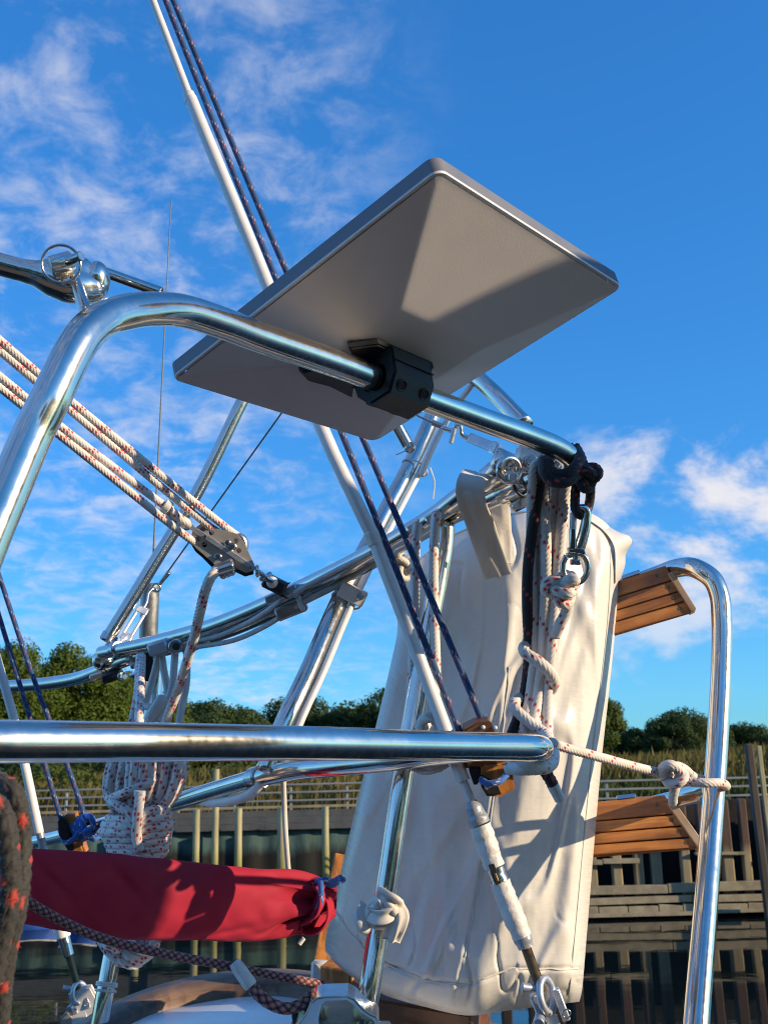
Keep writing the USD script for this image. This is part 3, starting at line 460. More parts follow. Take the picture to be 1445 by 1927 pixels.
HS = [e + (0, 0.004, -0.01), e + (0.01, 0.05, -0.25), e + (0, 0.02, -0.7), e + (0, -0.2, -1.3), e + (0, -0.5, -2.1)]
obj('topsides', (np.stack(HS, 1).reshape(-1, 3), gridfaces(90, len(HS))[:, ::-1]), 'gelcoat', hull, smooth=True)
w = (i_ - e); cr = [e + (0, 0.006, -0.004), e + (0, 0.004, 0.012), e + (0, 0, 0.02), e * 0.55 + i_ * 0.45 + (0, 0, 0.019), e * 0.1 + i_ * 0.9 + (0, 0, 0.012), e * 0.08 + i_ * 0.92 + (0, 0, -0.012)]
cr = np.stack(cr, 1); sl = np.r_[0, np.cumsum(np.linalg.norm(np.diff(e, axis=0), axis=1))]
gr = np.stack([np.broadcast_to(sl[:, None] * 6, cr.shape[:2]), np.broadcast_to(np.array([0, .6, 1.2, 2.4, 3.6, 4.6])[None], cr.shape[:2]), 0 * cr[..., 0]], -1).reshape(-1, 3)
obj('toe_rail', (cr.reshape(-1, 3), gridfaces(90, 6)), 'grey_teak', hull, grain=gr)
plank('transom_board', beam(A(665, 1905, 1.42), A(905, 1945, 1.36), 0.09, 0.10, up=-F, ch=0.06), 'dark_teak', hull, R)
plank('bracket_post', beam(A(648, 1610, 1.62), A(600, 1860, 1.55), 0.03, 0.024, up=F), 'teak', hull, U)
plank('bracket_board', beam(A(612, 1848, 1.50), A(668, 1858, 1.48), 0.03, 0.055, up=U), 'teak', hull, U)
obj('bracket_cap', beam(A(606, 1808, 1.53), A(604, 1858, 1.52), 0.030, 0.02, up=F, ch=0.4), 'white_plastic', hull)
# pieces fixed to the deck
cl = thing('mooring_chock', 'polished chrome mooring chock on the deck at the bottom edge', 'chock', A(640, 1915, 1.05)); d = 1.05
def px2(l, d=1.05, o=(640, 1900)): return [((x - o[0]) / FPX * d, -(y - o[1]) / FPX * d) for x, y in l]
outl = [(556, 1932), (562, 1915), (578, 1893), (587, 1872), (597, 1864), (612, 1861), (655, 1860), (668, 1866), (684, 1884), (698, 1894), (708, 1898), (712, 1906), (713, 1932)]
inn = [(600, 1932), (601, 1900), (606, 1876), (614, 1868), (654, 1867), (664, 1873), (680, 1890), (700, 1902), (706, 1908), (706, 1932)]
from shapely.geometry import Polygon
P1, P2 = Polygon(px2(outl)).buffer(0.0015).buffer(-0.001), Polygon(px2(inn)).buffer(-0.0005)
obj('lip', prism(P1.difference(P2), A(640, 1900, d) - F * 0.004, R, U, 0.030, bevel=0.0016), 'chrome', cl, smooth=60)
obj('cheek', prism(P2.buffer(0.001), A(640, 1900, d) + F * 0.004, R, unit(U - .45 * F), 0.010), 'chrome', cl)
obj('throat', cyl(A(572, 1915, 1.07), A(604, 1888, 1.12), 0.014), 'black_rubber', cl)
obj('base', box(A(640, 1950, 1.05), (0.10, 0.04, 0.012), np.array([R, F, U]), 0.3), 'chrome', cl)

# ---------------- stern pulpit
pul = thing('stern_pulpit', 'polished stainless stern pulpit with a high curved hoop and a straight lower bar', 'railing', A(690, 1950, 1.1)); RT = 0.01125
hoop = AL([(-75, 1160, .545), (-30, 1035, .56), (21, 912, .578), (62, 816, .592), (97, 746, .60), (130, 677, .612), (158, 631, .624), (196, 600, .642), (242, 586, .662), (294, 581, .688), (346, 585, .712), (415, 606, .742), (484, 632.5, .775), (660, 694, .855), (800, 750, .925), (890, 783, .97), (1004, 824, 1.03), (1045, 841, 1.055), (1066, 855, 1.072), (1068, 868, 1.10), (1040, 872, 1.15), (1005, 868, 1.20)])
obj('top_hoop', tube(hoop, RT, 40, 0.004), 'chrome', pul, smooth=True)
low = AL([(-120, 1396, .525), (0, 1396, .552), (300, 1397, .620), (560, 1399, .697), (840, 1404, .81), (950, 1406, .863), (1000, 1407, .892), (1013, 1408, .912), (1017, 1409, .94), (1010, 1410, .985), (980, 1411, 1.02), (900, 1413, 1.06), (820, 1420, 1.085), (740, 1431, 1.11), (620, 1443, 1.16), (540, 1452, 1.21), (480, 1466, 1.26), (410, 1486, 1.34), (345, 1506, 1.42), (260, 1532, 1.56), (180, 1556, 1.72), (100, 1578, 1.88), (30, 1592, 2.0), (-60, 1606, 2.1)])
obj('lower_bar', tube(low, RT, 40, 0.004), 'chrome', pul, smooth=True)
st = AL([(838, 985, 1.24), (836, 1025, 1.235), (795, 1250, 1.19), (755, 1486, 1.14), (730, 1658, 1.11), (710, 1770, 1.09), (694, 1872, 1.07), (680, 1960, 1.06)]); obj('stanchion', tube(st, RT, 32), 'chrome', pul, smooth=True)
st2 = AL([(296, 1240, 1.66), (285, 1350, 1.62), (258, 1520, 1.56), (222, 1740, 1.50), (196, 1880, 1.46), (180, 1975, 1.44)]); obj('stanchion', tube(st2, 0.0125, 28), 'chrome', pul, smooth=True)
m = MB(); 
for t_ in (0.80, 0.83, 0.90): a = st2[3] * (1 - t_) + st2[4] * t_; m.add(torus(a, st2[4] - st2[3], 0.0135, 0.0018))
obj('hose_band', m, 'white_plastic', pul)
obj('hook_post', cyl(A(139, 524, .655), A(164, 590, .637), 0.0036, 0.0042), 'chrome', pul); obj('brace_rod', cyl(A(180, 506, .70), A(304, 550, .700), 0.0036), 'chrome', pul)
def band(c, ax, r, wd, mt, parent, name='clamp', bolts=1):
    ax = unit(ax); q = np.array([c - ax * wd / 2, c - ax * wd * 0.42, c + ax * wd * 0.42, c + ax * wd / 2]); o = obj(name, sweep(q, np.array([r + .0015, r + .0028, r + .0028, r + .0015]), 28), mt, parent, smooth=30)
    for k in range(bolts):
        s = unit(np.cross(ax, U)) ; b_ = c + unit(DOWN * 0.8 + TOCAM * 0.6) * (r + 0.004); obj('bolt', bolt(b_, unit(DOWN * 0.3 + TOCAM), 0.0035, 0.006), 'steel', o)
    return o
band(A(484, 1465, 1.257), low[17] - low[15], RT, 0.022, 'steel', pul)
# fork-ended strut that drops on the hook post at the top left
fk = thing('hinged_strut', 'chrome strut with a cast fork end and split ring at the upper left', 'strut', A(60, 510, .66))
sp = spline(AL([(-60, 478, .66), (0, 497, .66), (40, 508, .66), (75, 516, .66), (105, 523, .662), (140, 528, .665), (172, 527, .67), (188, 522, .672)]), 0.002)
s = np.linspace(0, 1, len(sp)); rad = np.interp(s, [0, .42, .52, .62, .74, .86, .95, .985, 1], [.0072, .0072, .0082, .0115, .0140, .0138, .0125, .010, .004]); n = 36; th = np.arange(n) / n * 2 * np.pi
Rr = rad[:, None] * (1 + np.clip((s[:, None] - .5) * 3, 0, 1) * (0.16 * np.cos(2 * th[None] + 0.6) + 0.07 * np.cos(3 * th[None] - 1.2) + 0.10 * (meshkit.fbm(np.stack([s[:, None] * 16 + 0 * th[None], 1.6 * np.cos(th)[None] + 0 * s[:, None], 1.6 * np.sin(th)[None] + 0 * s[:, None]], -1), 2, 4) - 0.5)))
obj('strut_tube', sweep(sp, Rr, n), 'chrome', fk, smooth=True)
obj('fork_lug', ball(A(183, 527, .668), 0.0105, 3, (0.75, 0.85, 1.15), np.array([R, F, U])), 'chrome', fk, smooth=True)
obj('hinge_barrel', cyl(A(95, 502, .645), A(136, 488, .65), 0.0065, 0.0058), 'chrome', fk, smooth=60)
obj('pin', cyl(A(126, 492, .638), A(153, 481, .632), 0.0030), 'steel', fk); obj('split_ring', torus(A(115, 496, .632), unit(TOCAM + 0.15 * R), 0.0112, 0.0009, 60, 10), 'steel', fk, smooth=True)

# ---------------- arch frame behind
ar = thing('stainless_arch', 'stainless double tube arch rising from lower left to the hoop end', 'frame', A(540, 1360, 1.25))
up_ = AL([(191, 1229, 1.77), (290, 1209, 1.66), (415, 1173, 1.53), (600, 1091, 1.38), (720, 1029, 1.30), (816, 972, 1.245), (876, 926, 1.215), (925, 893, 1.19), (950, 878, 1.175)])
obj('upper_tube', tube(up_, RT, 30), 'chrome', ar, smooth=True)
lo_ = AL([(-40, 1292, 2.05), (12, 1292, 1.98), (83, 1287, 1.92), (145, 1277, 1.86), (190, 1261, 1.80), (249, 1238, 1.735), (291, 1227, 1.70), (430, 1186, 1.57), (600, 1108, 1.415), (700, 1054, 1.345), (762, 1018, 1.305), (845, 972, 1.255), (928, 936, 1.205), (990, 908, 1.17), (1022, 893, 1.155)])
obj('lower_tube', tube(lo_, RT, 30), 'chrome', ar, smooth=True)
obj('leg', tube(AL([(480, 710, 1.92), (450, 767, 1.9), (374, 921, 1.86), (286, 1066, 1.82), (199, 1208, 1.78)]), RT, 24), 'chrome', ar, smooth=True)
rl = AL([(830, 730, 1.62), (807, 800, 1.585), (770, 880, 1.53), (725, 965, 1.475), (640, 1130, 1.37), (581, 1265, 1.29), (540, 1352, 1.25), (498, 1455, 1.225)]); obj('leg', tube(rl, 0.0122, 28), 'chrome', ar, smooth=True)
obj('leg', tube(AL([(850, 650, 1.62), (890, 702, 1.56), (935, 745, 1.52), (988, 800, 1.46)]), 0.0125, 24), 'chrome', ar, smooth=True)
m = cyl(A(738, 785, 1.50), A(768, 838, 1.50), 0.0085); so = obj('strut', m, 'chrome', ar); obj('strut_end', ball(A(771, 842, 1.50), 0.0085, 2), 'steel', ar, smooth=True); obj('bolt', bolt(A(773, 838, 1.485), TOCAM + R * .3, 0.004, 0.006), 'steel', ar); obj('cotter', cyl(A(745, 856, 1.49), A(768, 846, 1.49), 0.0008), 'steel', ar)
obj('conduit', tube(rl[1:] + R * 0.018 - F * 0.004, 0.0042, 10), 'white_tube', ar, smooth=True); obj('conduit', tube(AL([(888, 722, 1.55), (850, 775, 1.56), (810, 850, 1.52), (792, 895, 1.51)]), 0.0048, 10), 'white_tube', ar, smooth=True)
for a_, b_ in ((rl[2], rl[3]), (rl[4], rl[5])):
    ax = unit(b_ - a_); obj('cable_tie', torus(a_ + R * 0.008, ax, 0.0195, 0.0012, 40, 8, 0.75, up=F), 'white_plastic', ar)
obj('tie_tail', tube([rl[2] + R * 0.03, rl[2] + R * 0.036 + DOWN * 0.02, rl[2] + R * 0.034 + DOWN * 0.045], 0.0011, 6), 'white_plastic', ar)
ob = A(663, 1118, 1.365); obj('bracket', box(ob, (0.036, 0.024, 0.02), np.array([unit(R - U * .5), unit(F), unit(U + R * .5)]), 0.15), 'white_plastic', ar); obj('bolt', bolt(A(677, 1123, 1.35), TOCAM, 0.004, 0.006), 'steel', ar)
# grey post and its flange, clamps at the lower left knuckle
gp = obj('grey_post', tube(AL([(283, 1098, 1.9), (280, 1180, 1.9), (277, 1268, 1.9)]), 0.0165, 24), 'dull_steel', ar, smooth=60); obj('flange', cyl(A(265, 1262, 1.86), A(268, 1272, 1.86), 0.022, 0.018), 'steel', ar); obj('post_foot', tube(AL([(272, 1270, 1.89), (272, 1330, 1.89), (272, 1400, 1.89)]), 0.009, 16), 'dull_steel', ar, smooth=True)
for c, ax, nm in ((A(220, 1222, 1.735), up_[1] - up_[0], 'clamp'), (A(205, 1255, 1.785), lo_[5] - lo_[3], 'clamp'), (A(253, 1238, 1.73), lo_[5] - lo_[3], 'clamp'), (A(205, 1200, 1.785), up_[0] - A(286, 1066, 1.82), 'clamp')): band(c, ax, RT, 0.014, 'steel', ar, nm)
obj('knuckle', ball(A(189, 1243, 1.77), 0.015, 2, (0.9, 0.8, 1.1), np.array([R, F, U])), 'chrome', ar, smooth=True); obj('knuckle', box(A(186, 1272, 1.79), (0.028, 0.018, 0.012), np.array([unit(R + U * .3), F, unit(U - R * .3)]), 0.35), 'chrome', ar); obj('knuckle', box(A(212, 1273, 1.76), (0.034, 0.022, 0.016), np.array([unit(R + U * .35), F, unit(U - R * .35)]), 0.4), 'black_plastic', ar); obj('bolt', bolt(A(228, 1272, 1.74), unit(R + TOCAM), 0.006, 0.012), 'steel', ar)
# clamps at the right hand end
ax = up_[-1] - up_[-4]; ax2 = lo_[-1] - lo_[-4]
obj('cap', sweep(np.array([A(908, 908, 1.19), A(926, 894, 1.18), A(944, 880, 1.17), A(948, 877, 1.168)]), np.array([.0128, .0136, .0136, .010]), 30), 'chrome', ar, smooth=50)
obj('swivel_eye', ball(A(950, 873, 1.145), 0.0145, 3, (1.1, 0.7, 0.95), np.array([unit(R - .4 * U), F, unit(U + .4 * R)])), 'chrome', ar, smooth=True); obj('swivel_fork', torus(A(958, 884, 1.135), unit(TOCAM + R * .5), 0.012, 0.0045, 40, 14), 'chrome', ar, smooth=True); obj('bolt', bolt(A(961, 898, 1.125), unit(TOCAM + R * .2), 0.0055, 0.008), 'steel', ar)
band(A(962, 921, 1.185), ax2, RT, 0.030, 'chrome', ar, 'clamp', 0); o = obj('clamp_lug', box(A(985, 945, 1.175), (0.030, 0.02, 0.012), np.array([unit(R + U * .5), F, unit(U - R * .5)]), 0.35), 'chrome', ar)
obj('clamp_block', box(A(997, 868, 1.165), (0.034, 0.022, 0.03), np.array([unit(R - .25 * U), F, unit(U + .25 * R)]), 0.3), 'chrome', ar); obj('bolt', bolt(A(999, 868, 1.145), TOCAM, 0.006, 0.009), 'steel', ar); obj('clamp_block', box(A(975, 893, 1.17), (0.03, 0.02, 0.026), np.array([unit(R - .4 * U), F, unit(U + .4 * R)]), 0.3), 'chrome', ar)
obj('cable_tie', torus(A(981, 912, 1.165), ax2, 0.0135, 0.0016), 'black_plastic', ar)
for px, py, d, a in ((795, 985, 1.255, up_), (830, 967, 1.235, up_)): obj('clamp_block', box(A(px, py, d), (0.040, 0.020, 0.016), np.array([unit(R + U * .62), F, unit(U - R * .62)]), 0.25), 'chrome', ar)
# small fairleads under the arch with thin control lines
for px, py, d, nm in ((548, 1147, 1.40, 'fairlead'), (368, 1212, 1.58, 'fairlead')):
    o = obj(nm, box(A(px, py, d), (0.042, 0.02, 0.018), np.array([unit(R + U * .4), F, unit(U - R * .4)]), 0.3), 'dull_steel', ar); obj('fairlead_eye', torus(A(px + 18, py - 12, d - .01), unit(R + U * .4), 0.008, 0.0035), 'white_plastic', ar, smooth=True)
o = obj('mount_bracket', box(A(530, 1118, 1.385), (0.044, 0.022, 0.012), np.array([unit(R + U * .45), F, unit(U - R * .45)]), 0.25), 'steel', ar)
thinl = obj('furling_line', rope(AL([(705, 1058, 1.33), (640, 1098, 1.36), (560, 1140, 1.39), (500, 1178, 1.45), (440, 1205, 1.51), (370, 1218, 1.57)]), 0.0034, 'grey', n=16), 'rope', smooth=True); keys(stage.GetPrimAtPath(thinl), 'grey control line sagging lowest beneath the arch tubes', 'rope')
thinl = obj('furling_line', rope(AL([(700, 1040, 1.30), (620, 1080, 1.345), (548, 1120, 1.38), (470, 1170, 1.47), (410, 1197, 1.53), (355, 1208, 1.59)]), 0.0034, 'grey', n=16), 'rope', smooth=True); keys(stage.GetPrimAtPath(thinl), 'grey control line lying along the arch tubes just above the sagging one', 'rope')
obj('cable', tube(AL([(493, 1470, 1.24), (478, 1490, 1.25), (440, 1506, 1.30), (395, 1510, 1.36), (355, 1502, 1.42)]), 0.0062, 12), 'white_tube', pul, smooth=True, label='white cable looping below the far rail')

# ---------------- satellite dish
T_, R_, B_, L_ = (EYE + R * p[0] - U * p[1] + F * p[2] for p in np.array([[0.0375, -0.2355, .7300], [0.207, -0.196, .922], [-0.0085, -0.0715, 1.086], [-0.1785, -0.1125, .894]]))
TL, TR = L_ - T_, R_ - T_; wl, wr = np.linalg.norm(TL), np.linalg.norm(TR); ex, ey = unit(TL), unit(TR); ey = unit(ey - ex * (ex @ ey)); en = np.cross(ex, ey); en = en if en[2] < 0 else -en   # en points down
di = thing('satellite_dish', 'flat rectangular satellite internet dish seen from below, grey underside', 'dish', (T_ + B_) / 2)
from shapely.geometry import box as sbox
def rrect(a0, a1, b0, b1, r): return np.array(sbox(a0, b0, a1, b1).buffer(-r).buffer(r, quad_segs=8).exterior.coords)[:-1]
def loop(pts, h): return T_ + pts[:, :1] * ex + pts[:, 1:] * ey + en * h
def loft(loops, cap0=False, cap1=False):
    n = len(loops[0]); v = np.vstack(loops); f = gridfaces(len(loops), n); i = np.arange(len(loops) - 1)[:, None] * n; j = np.arange(n)[None]; k = (j + 1) % n
    f = np.stack([i + j, i + k, i + n + k, i + n + j], -1).reshape(-1, 4); f = np.vstack([f[:, [0, 1, 2]], f[:, [0, 2, 3]]])
    for on, L, o in ((cap0, loops[0], 0), (cap1, loops[-1], (len(loops) - 1) * n)):
        if on: v = np.vstack([v, L.mean(0)]); f = np.vstack([f, np.stack([o + np.arange(n), o + (np.arange(n) + 1) % n, np.full(n, len(v) - 1)], 1)])
    return v, f
r0 = rrect(-.001, wl + .001, -.001, wr + .001, .009); r1 = rrect(.0015, wl - .0015, .0015, wr - .0015, .008)
obj('edge', loft([loop(r0, -.0125), loop(r0, -.001)]), 'dish_edge', di, smooth=20)
obj('face', loft([loop(r1, -.0140), loop(r1, -.0127)], True), 'dish_rim', di, smooth=30)
obj('rim', loft([loop(r0, -.001), loop(rrect(-.0004, wl + .0004, -.0004, wr + .0004, .009), 0.0004), loop(rrect(.0022, wl - .0022, .0022, wr - .0022, .0075), 0.0006)]), 'dish_rim', di, smooth=15)
# back shell: four sloping facets up to a flat plateau
pa, pb, hh = .106, .072, .0225; nu, nv = 121, 109; gu, gv = np.meshgrid(np.linspace(.0022, wl - .0022, nu), np.linspace(.0022, wr - .0022, nv), indexing='ij')
h = np.minimum.reduce([np.minimum(gu, wl - gu) / pa, np.minimum(gv, wr - gv) / pb]); k = 0.05
h = np.minimum(np.maximum(h, 0), 1.0); from scipy.ndimage import gaussian_filter
h = gaussian_filter(h, 0.8) * hh
cr_ = np.minimum(np.minimum(gu, wl - gu), 0.02) ; V = T_ + gu[..., None] * ex + gv[..., None] * ey + en * (h + .0006)[..., None]
# rounded corners: pull the grid's corner vertices in
rc = .0075; 
for su, sv in ((0, 0), (0, 1), (1, 0), (1, 1)):
    cu, cv = (rc if su == 0 else wl - rc), (rc if sv == 0 else wr - rc); inq = ((gu < cu) if su == 0 else (gu > cu)) & ((gv < cv) if sv == 0 else (gv > cv)); du, dv = gu - cu, gv - cv; mxx = np.maximum(np.abs(du), np.abs(dv)); rr = np.hypot(du, dv) + 1e-9
    f_ = np.where(inq, mxx / rr, 1.0); V = np.where(inq[..., None], T_ + (cu + du * f_)[..., None] * ex + (cv + dv * f_)[..., None] * ey + en * (h + .0006)[..., None], V)
obj('back_shell', (V.reshape(-1, 3), gridfaces(nu, nv)), 'dish_white', di, smooth=True)
# small marks printed on the shell
for i in range(3): obj('print_mark', prism([(0, 0), (.010, 0), (.010, .003), (0, .003)], T_ + ex * (wl - .112 + .0035 * i) + ey * (wr - .10 - .006 * i) + en * (hh + .0004), ex, ey, .0003), 'rail_grey', di)
# clamp
c0 = A(742, 724, .893); ax = unit(A(800, 750, .925) - A(660, 694, .855)); nn = unit(en - ax * (en @ ax)); ss = np.cross(ax, nn)
cp = thing('pipe_clamp', 'black plastic pipe clamp holding the dish to the hoop', 'clamp', c0)
oc = np.array([(-.022, -.014), (-.020, .006), (-.010, .019), (.010, .019), (.020, .006), (.022, -.014), (.014, -.0195), (-.014, -.0195)]) * 1.12
from shapely.geometry import Point
ring = Polygon(oc).difference(Point(0, 0).buffer(RT + .0006))
obj('shell', prism(ring, c0, ss, nn, .052, bevel=.002), 'black_plastic', cp, smooth=20)
obj('seam', MB().add(box(c0 + ss * .0242 - nn * .004, (.0012, .0012, .050), np.array([ss, nn, ax]))).add(box(c0 - ss * .0242 - nn * .004, (.0012, .0012, .050), np.array([ss, nn, ax]))), 'black_rubber', cp)
for sa in (-.0145, .0145):
    for s2, nd in ((.0166, unit(ss + nn * 1.25)), (-.0166, unit(-ss + nn * 1.25))):
        bc_ = c0 + ax * sa + ss * s2 + nn * .0142; obj('bolt', torus(bc_ + nd * .0006, nd, .0046, .0010, 28, 8), 'black_plastic', cp, smooth=True); obj('bolt_head', cyl(bc_ - nd * .001, bc_ + nd * .0010, .0042, .0036, 24), 'black_rubber', cp)
p0_ = T_ + ex * (wl / 2) + ey * (wr / 2) + en * (hh + .0002)
def onpl(l, lift): 
    q_ = [];
    for x, y in l: v_ = A(x, y, 1.0) - EYE; q_.append(EYE + v_ * (((p0_ + en * lift - EYE) @ en) / (v_ @ en)))
    return np.array([((q - p0_) @ ex, (q - p0_) @ ey) for q in q_])
obj('mount_plate', prism(onpl([(655, 652), (712, 645), (816, 690), (806, 705), (760, 722), (690, 712)], .006), p0_, ex, ey * np.sign(np.cross(ex, ey) @ en), .006, centre=False, bevel=.001) if False else prism(onpl([(655, 652), (712, 645), (816, 690), (806, 705), (760, 722), (690, 712)], .006), p0_ + en * .004, ex, ey, .008, bevel=.0015), 'black_plastic', cp)
obj('mount_foot', prism(onpl([(563, 698), (610, 688), (668, 716), (662, 748), (618, 726), (580, 716)], .006), p0_ + en * .004, ex, ey, .008, bevel=.002), 'black_plastic', cp)
# ---------------- white sailcloth bag
def interp_edge(pts, t):
    p = spline(np.array([(x, y, 0) for x, y in pts], float), 4.0)[:, :2]; L = np.r_[0, np.cumsum(np.linalg.norm(np.diff(p, axis=0), axis=1))]; L /= L[-1]; return np.stack([np.interp(t, L, p[:, k]) for k in range(2)], 1)
NS, NT = 171, 221; s_, t_ = np.linspace(0, 1, NS), np.linspace(0, 1, NT)
left = interp_edge([(733, 1012), (740, 1100), (748, 1180), (735, 1250), (716, 1330), (690, 1435), (660, 1560), (633, 1680), (612, 1788), (622, 1806)], t_)
right = interp_edge([(1160, 1008), (1163, 1085), (1158, 1180), (1146, 1300), (1132, 1430), (1117, 1600), (1104, 1760), (1094, 1870), (1090, 1886)], t_)
top = interp_edge([(733, 1012), (752, 1030), (778, 1062), (800, 1046), (838, 1018), (900, 990), (960, 972), (1010, 962), (1060, 966), (1110, 966), (1140, 984), (1160, 1008)], s_)
bot = interp_edge([(622, 1806), (660, 1838), (720, 1872), (800, 1896), (880, 1912), (960, 1902), (1010, 1896), (1090, 1886)], s_)
SS, TT = np.meshgrid(s_, t_, indexing='ij')
# Coons patch of the outline
Q = (1 - SS[..., None]) * left[None] + SS[..., None] * right[None] + (1 - TT[..., None]) * top[:, None] + TT[..., None] * bot[:, None]
Q -= (1 - SS[..., None]) * (1 - TT[..., None]) * left[0] + SS[..., None] * (1 - TT[..., None]) * right[0] + (1 - SS[..., None]) * TT[..., None] * left[-1] + SS[..., None] * TT[..., None] * right[-1]
crease = 0.50 + 0.06 * np.sin(TT * 3.0)
prof = np.where(SS < crease, 0.17 * ((crease - SS) / crease) ** 1.1, 0.014 * ((SS - crease) / (1 - crease)) ** 2.0)
edge_ = 0.05 * np.exp(-SS / 0.025) + 0.05 * np.exp(-(1 - SS) / 0.03) + 0.03 * np.exp(-TT / 0.02) + 0.05 * np.exp(-(1 - TT) / 0.018)
d0 = 1.315 - 0.135 * TT
g = np.random.default_rng(5)
fold = 0.0110 * (meshkit.fbm(np.stack([SS * 6.5 + 0.8 * TT, TT * 1.1, 0 * SS], -1), 2, 2) - 0.5) * 2
def ridge(s0, t0, s1, t1, w, amp):
    p = np.stack([SS * 0.62, TT], -1); a, b = np.array([s0 * 0.62, t0]), np.array([s1 * 0.62, t1]); u = b - a; k = np.clip(((p - a) @ u) / (u @ u), 0, 1); dd = np.linalg.norm(p - a - k[..., None] * u, axis=-1); fade = np.sin(np.pi * np.clip(k, 0.02, 0.98)) ** 0.6
    return 0.85 * amp * np.exp(-(dd / (w * 1.5)) ** 2) * fade
for s0, t0, s1, t1, w, amp in ((.95, .02, .80, .55, .018, .006), (.93, .05, .72, .42, .014, .005), (.60, .02, .62, .5, .016, -.005), (.45, .03, .36, .6, .02, .006), (.34, .05, .24, .8, .02, -.007), (.2, .3, .12, .9, .022, .006), (.97, .15, .9, .7, .014, -.006),
    (.88, .3, .93, .85, .016, .006), (.75, .2, .66, .8, .022, .006), (.50, .5, .47, .93, .02, -.006), (.4, .96, .55, .70, .015, .006), (.52, .95, .42, .72, .013, .006), (.30, .96, .36, .70, .014, -.005), (.62, .96, .72, .7, .018, .006), (.15, .93, .26, .68, .016, .005), (.85, .95, .9, .6, .016, -.005), (.70, .05, .95, .3, .012, .004), (.2, .16, .05, .3, .012, .006), (.25, .12, .42, .3, .012, .005), (.08, .5, .02, .8, .02, .006), (.56, .1, .50, .45, .012, .004), (.46, .2, .52, .52, .010, .004)):
    fold = fold - ridge(s0, t0, s1, t1, w, amp)
seam_t = 0.905 + 0.035 * np.sin((SS - 0.15) * 5.5) * (SS < 0.75) + 0.05 * np.maximum(SS - 0.5, 0); seam = TT - seam_t
fold += 0.0035 * np.exp(-(seam / 0.0045) ** 2) + np.where(seam > 0, 0.014 * np.clip(seam / 0.06, 0, 1), 0) + np.where(seam > 0, 0.005 * (meshkit.noise(np.stack([SS * 16, TT * 3, 0 * SS], -1), 9) - 0.5), 0)
fold += 0.0007 * (meshkit.fbm(np.stack([SS * 26, TT * 18, 0 * SS], -1), 3, 8) - 0.5) * 2 + 0.0013 * np.exp(-((SS - crease - 0.015) / 0.004) ** 2) * (TT > .3)
def rid(a, c, sd, sharp): n_ = meshkit.fbm(np.stack([a, c, 0 * a], -1), 2, sd); return np.exp(-((n_ - .5) / sharp) ** 2)
wx = 0.35 * (meshkit.noise(np.stack([SS * 3, TT * 4, 0 * SS], -1), 21) - .5)
fold -= 0.0036 * rid(SS * 5.2 + TT * 1.5 + wx, TT * 2.6 - SS * .8, 31, .05) * np.clip(TT * 4, 0, 1); fold -= 0.0024 * rid(SS * 4.2 - TT * 2.2 + wx, TT * 2.2 + SS, 41, .045) * np.clip((SS - .15) * 3, 0, 1)
fold += 0.0035 * rid(SS * 9 + wx * 2, TT * 7, 51, .03) * np.exp(-((TT - .04) / .09) ** 2) + 0.0040 * rid(SS * 10 + wx * 2, TT * 8, 61, .03) * np.exp(-((TT - .93) / .08) ** 2)
D = d0 + prof + edge_ + fold
front = EYE + R * ((Q[..., :1] - 722.5) / FPX * D[..., None]) - U * ((Q[..., 1:] - 963.5) / FPX * D[..., None]) + F * D[..., None]
uvg = np.stack([SS * 0.26, (1 - TT) * 0.55, 0.1 * SS], -1)
bag = thing('sailcloth_bag', 'tall white sailcloth bag hanging from the arch tubes by a strap', 'bag', A(880, 1900, 1.25))
obj('front_panel', (front.reshape(-1, 3), gridfaces(NS, NT)), 'sail', bag, grain=uvg.reshape(-1, 3))
# stitched seams: a vertical one on the front corner, a level one above the foot, a hem at the right edge
ks = (crease[0] * (NS - 1) + 3).round().astype(int); v1 = np.array([front[min(k_ , NS - 1), j] for j, k_ in enumerate(ks)])[66:198] - F * .0006
obj('seam', tube(v1[::4], .0009, 8), 'sail', bag, smooth=True)
jt = (seam_t[:, 0] * (NT - 1)).round().astype(int); v2 = np.array([front[i, jt[i]] for i in range(4, NS - 4)]) - F * .0006; obj('seam', tube(v2[::6], .0010, 8), 'sail', bag, smooth=True)
obj('seam', tube(front[NS - 9, 6::6] - F * .0006, .0008, 8), 'sail', bag, smooth=True)
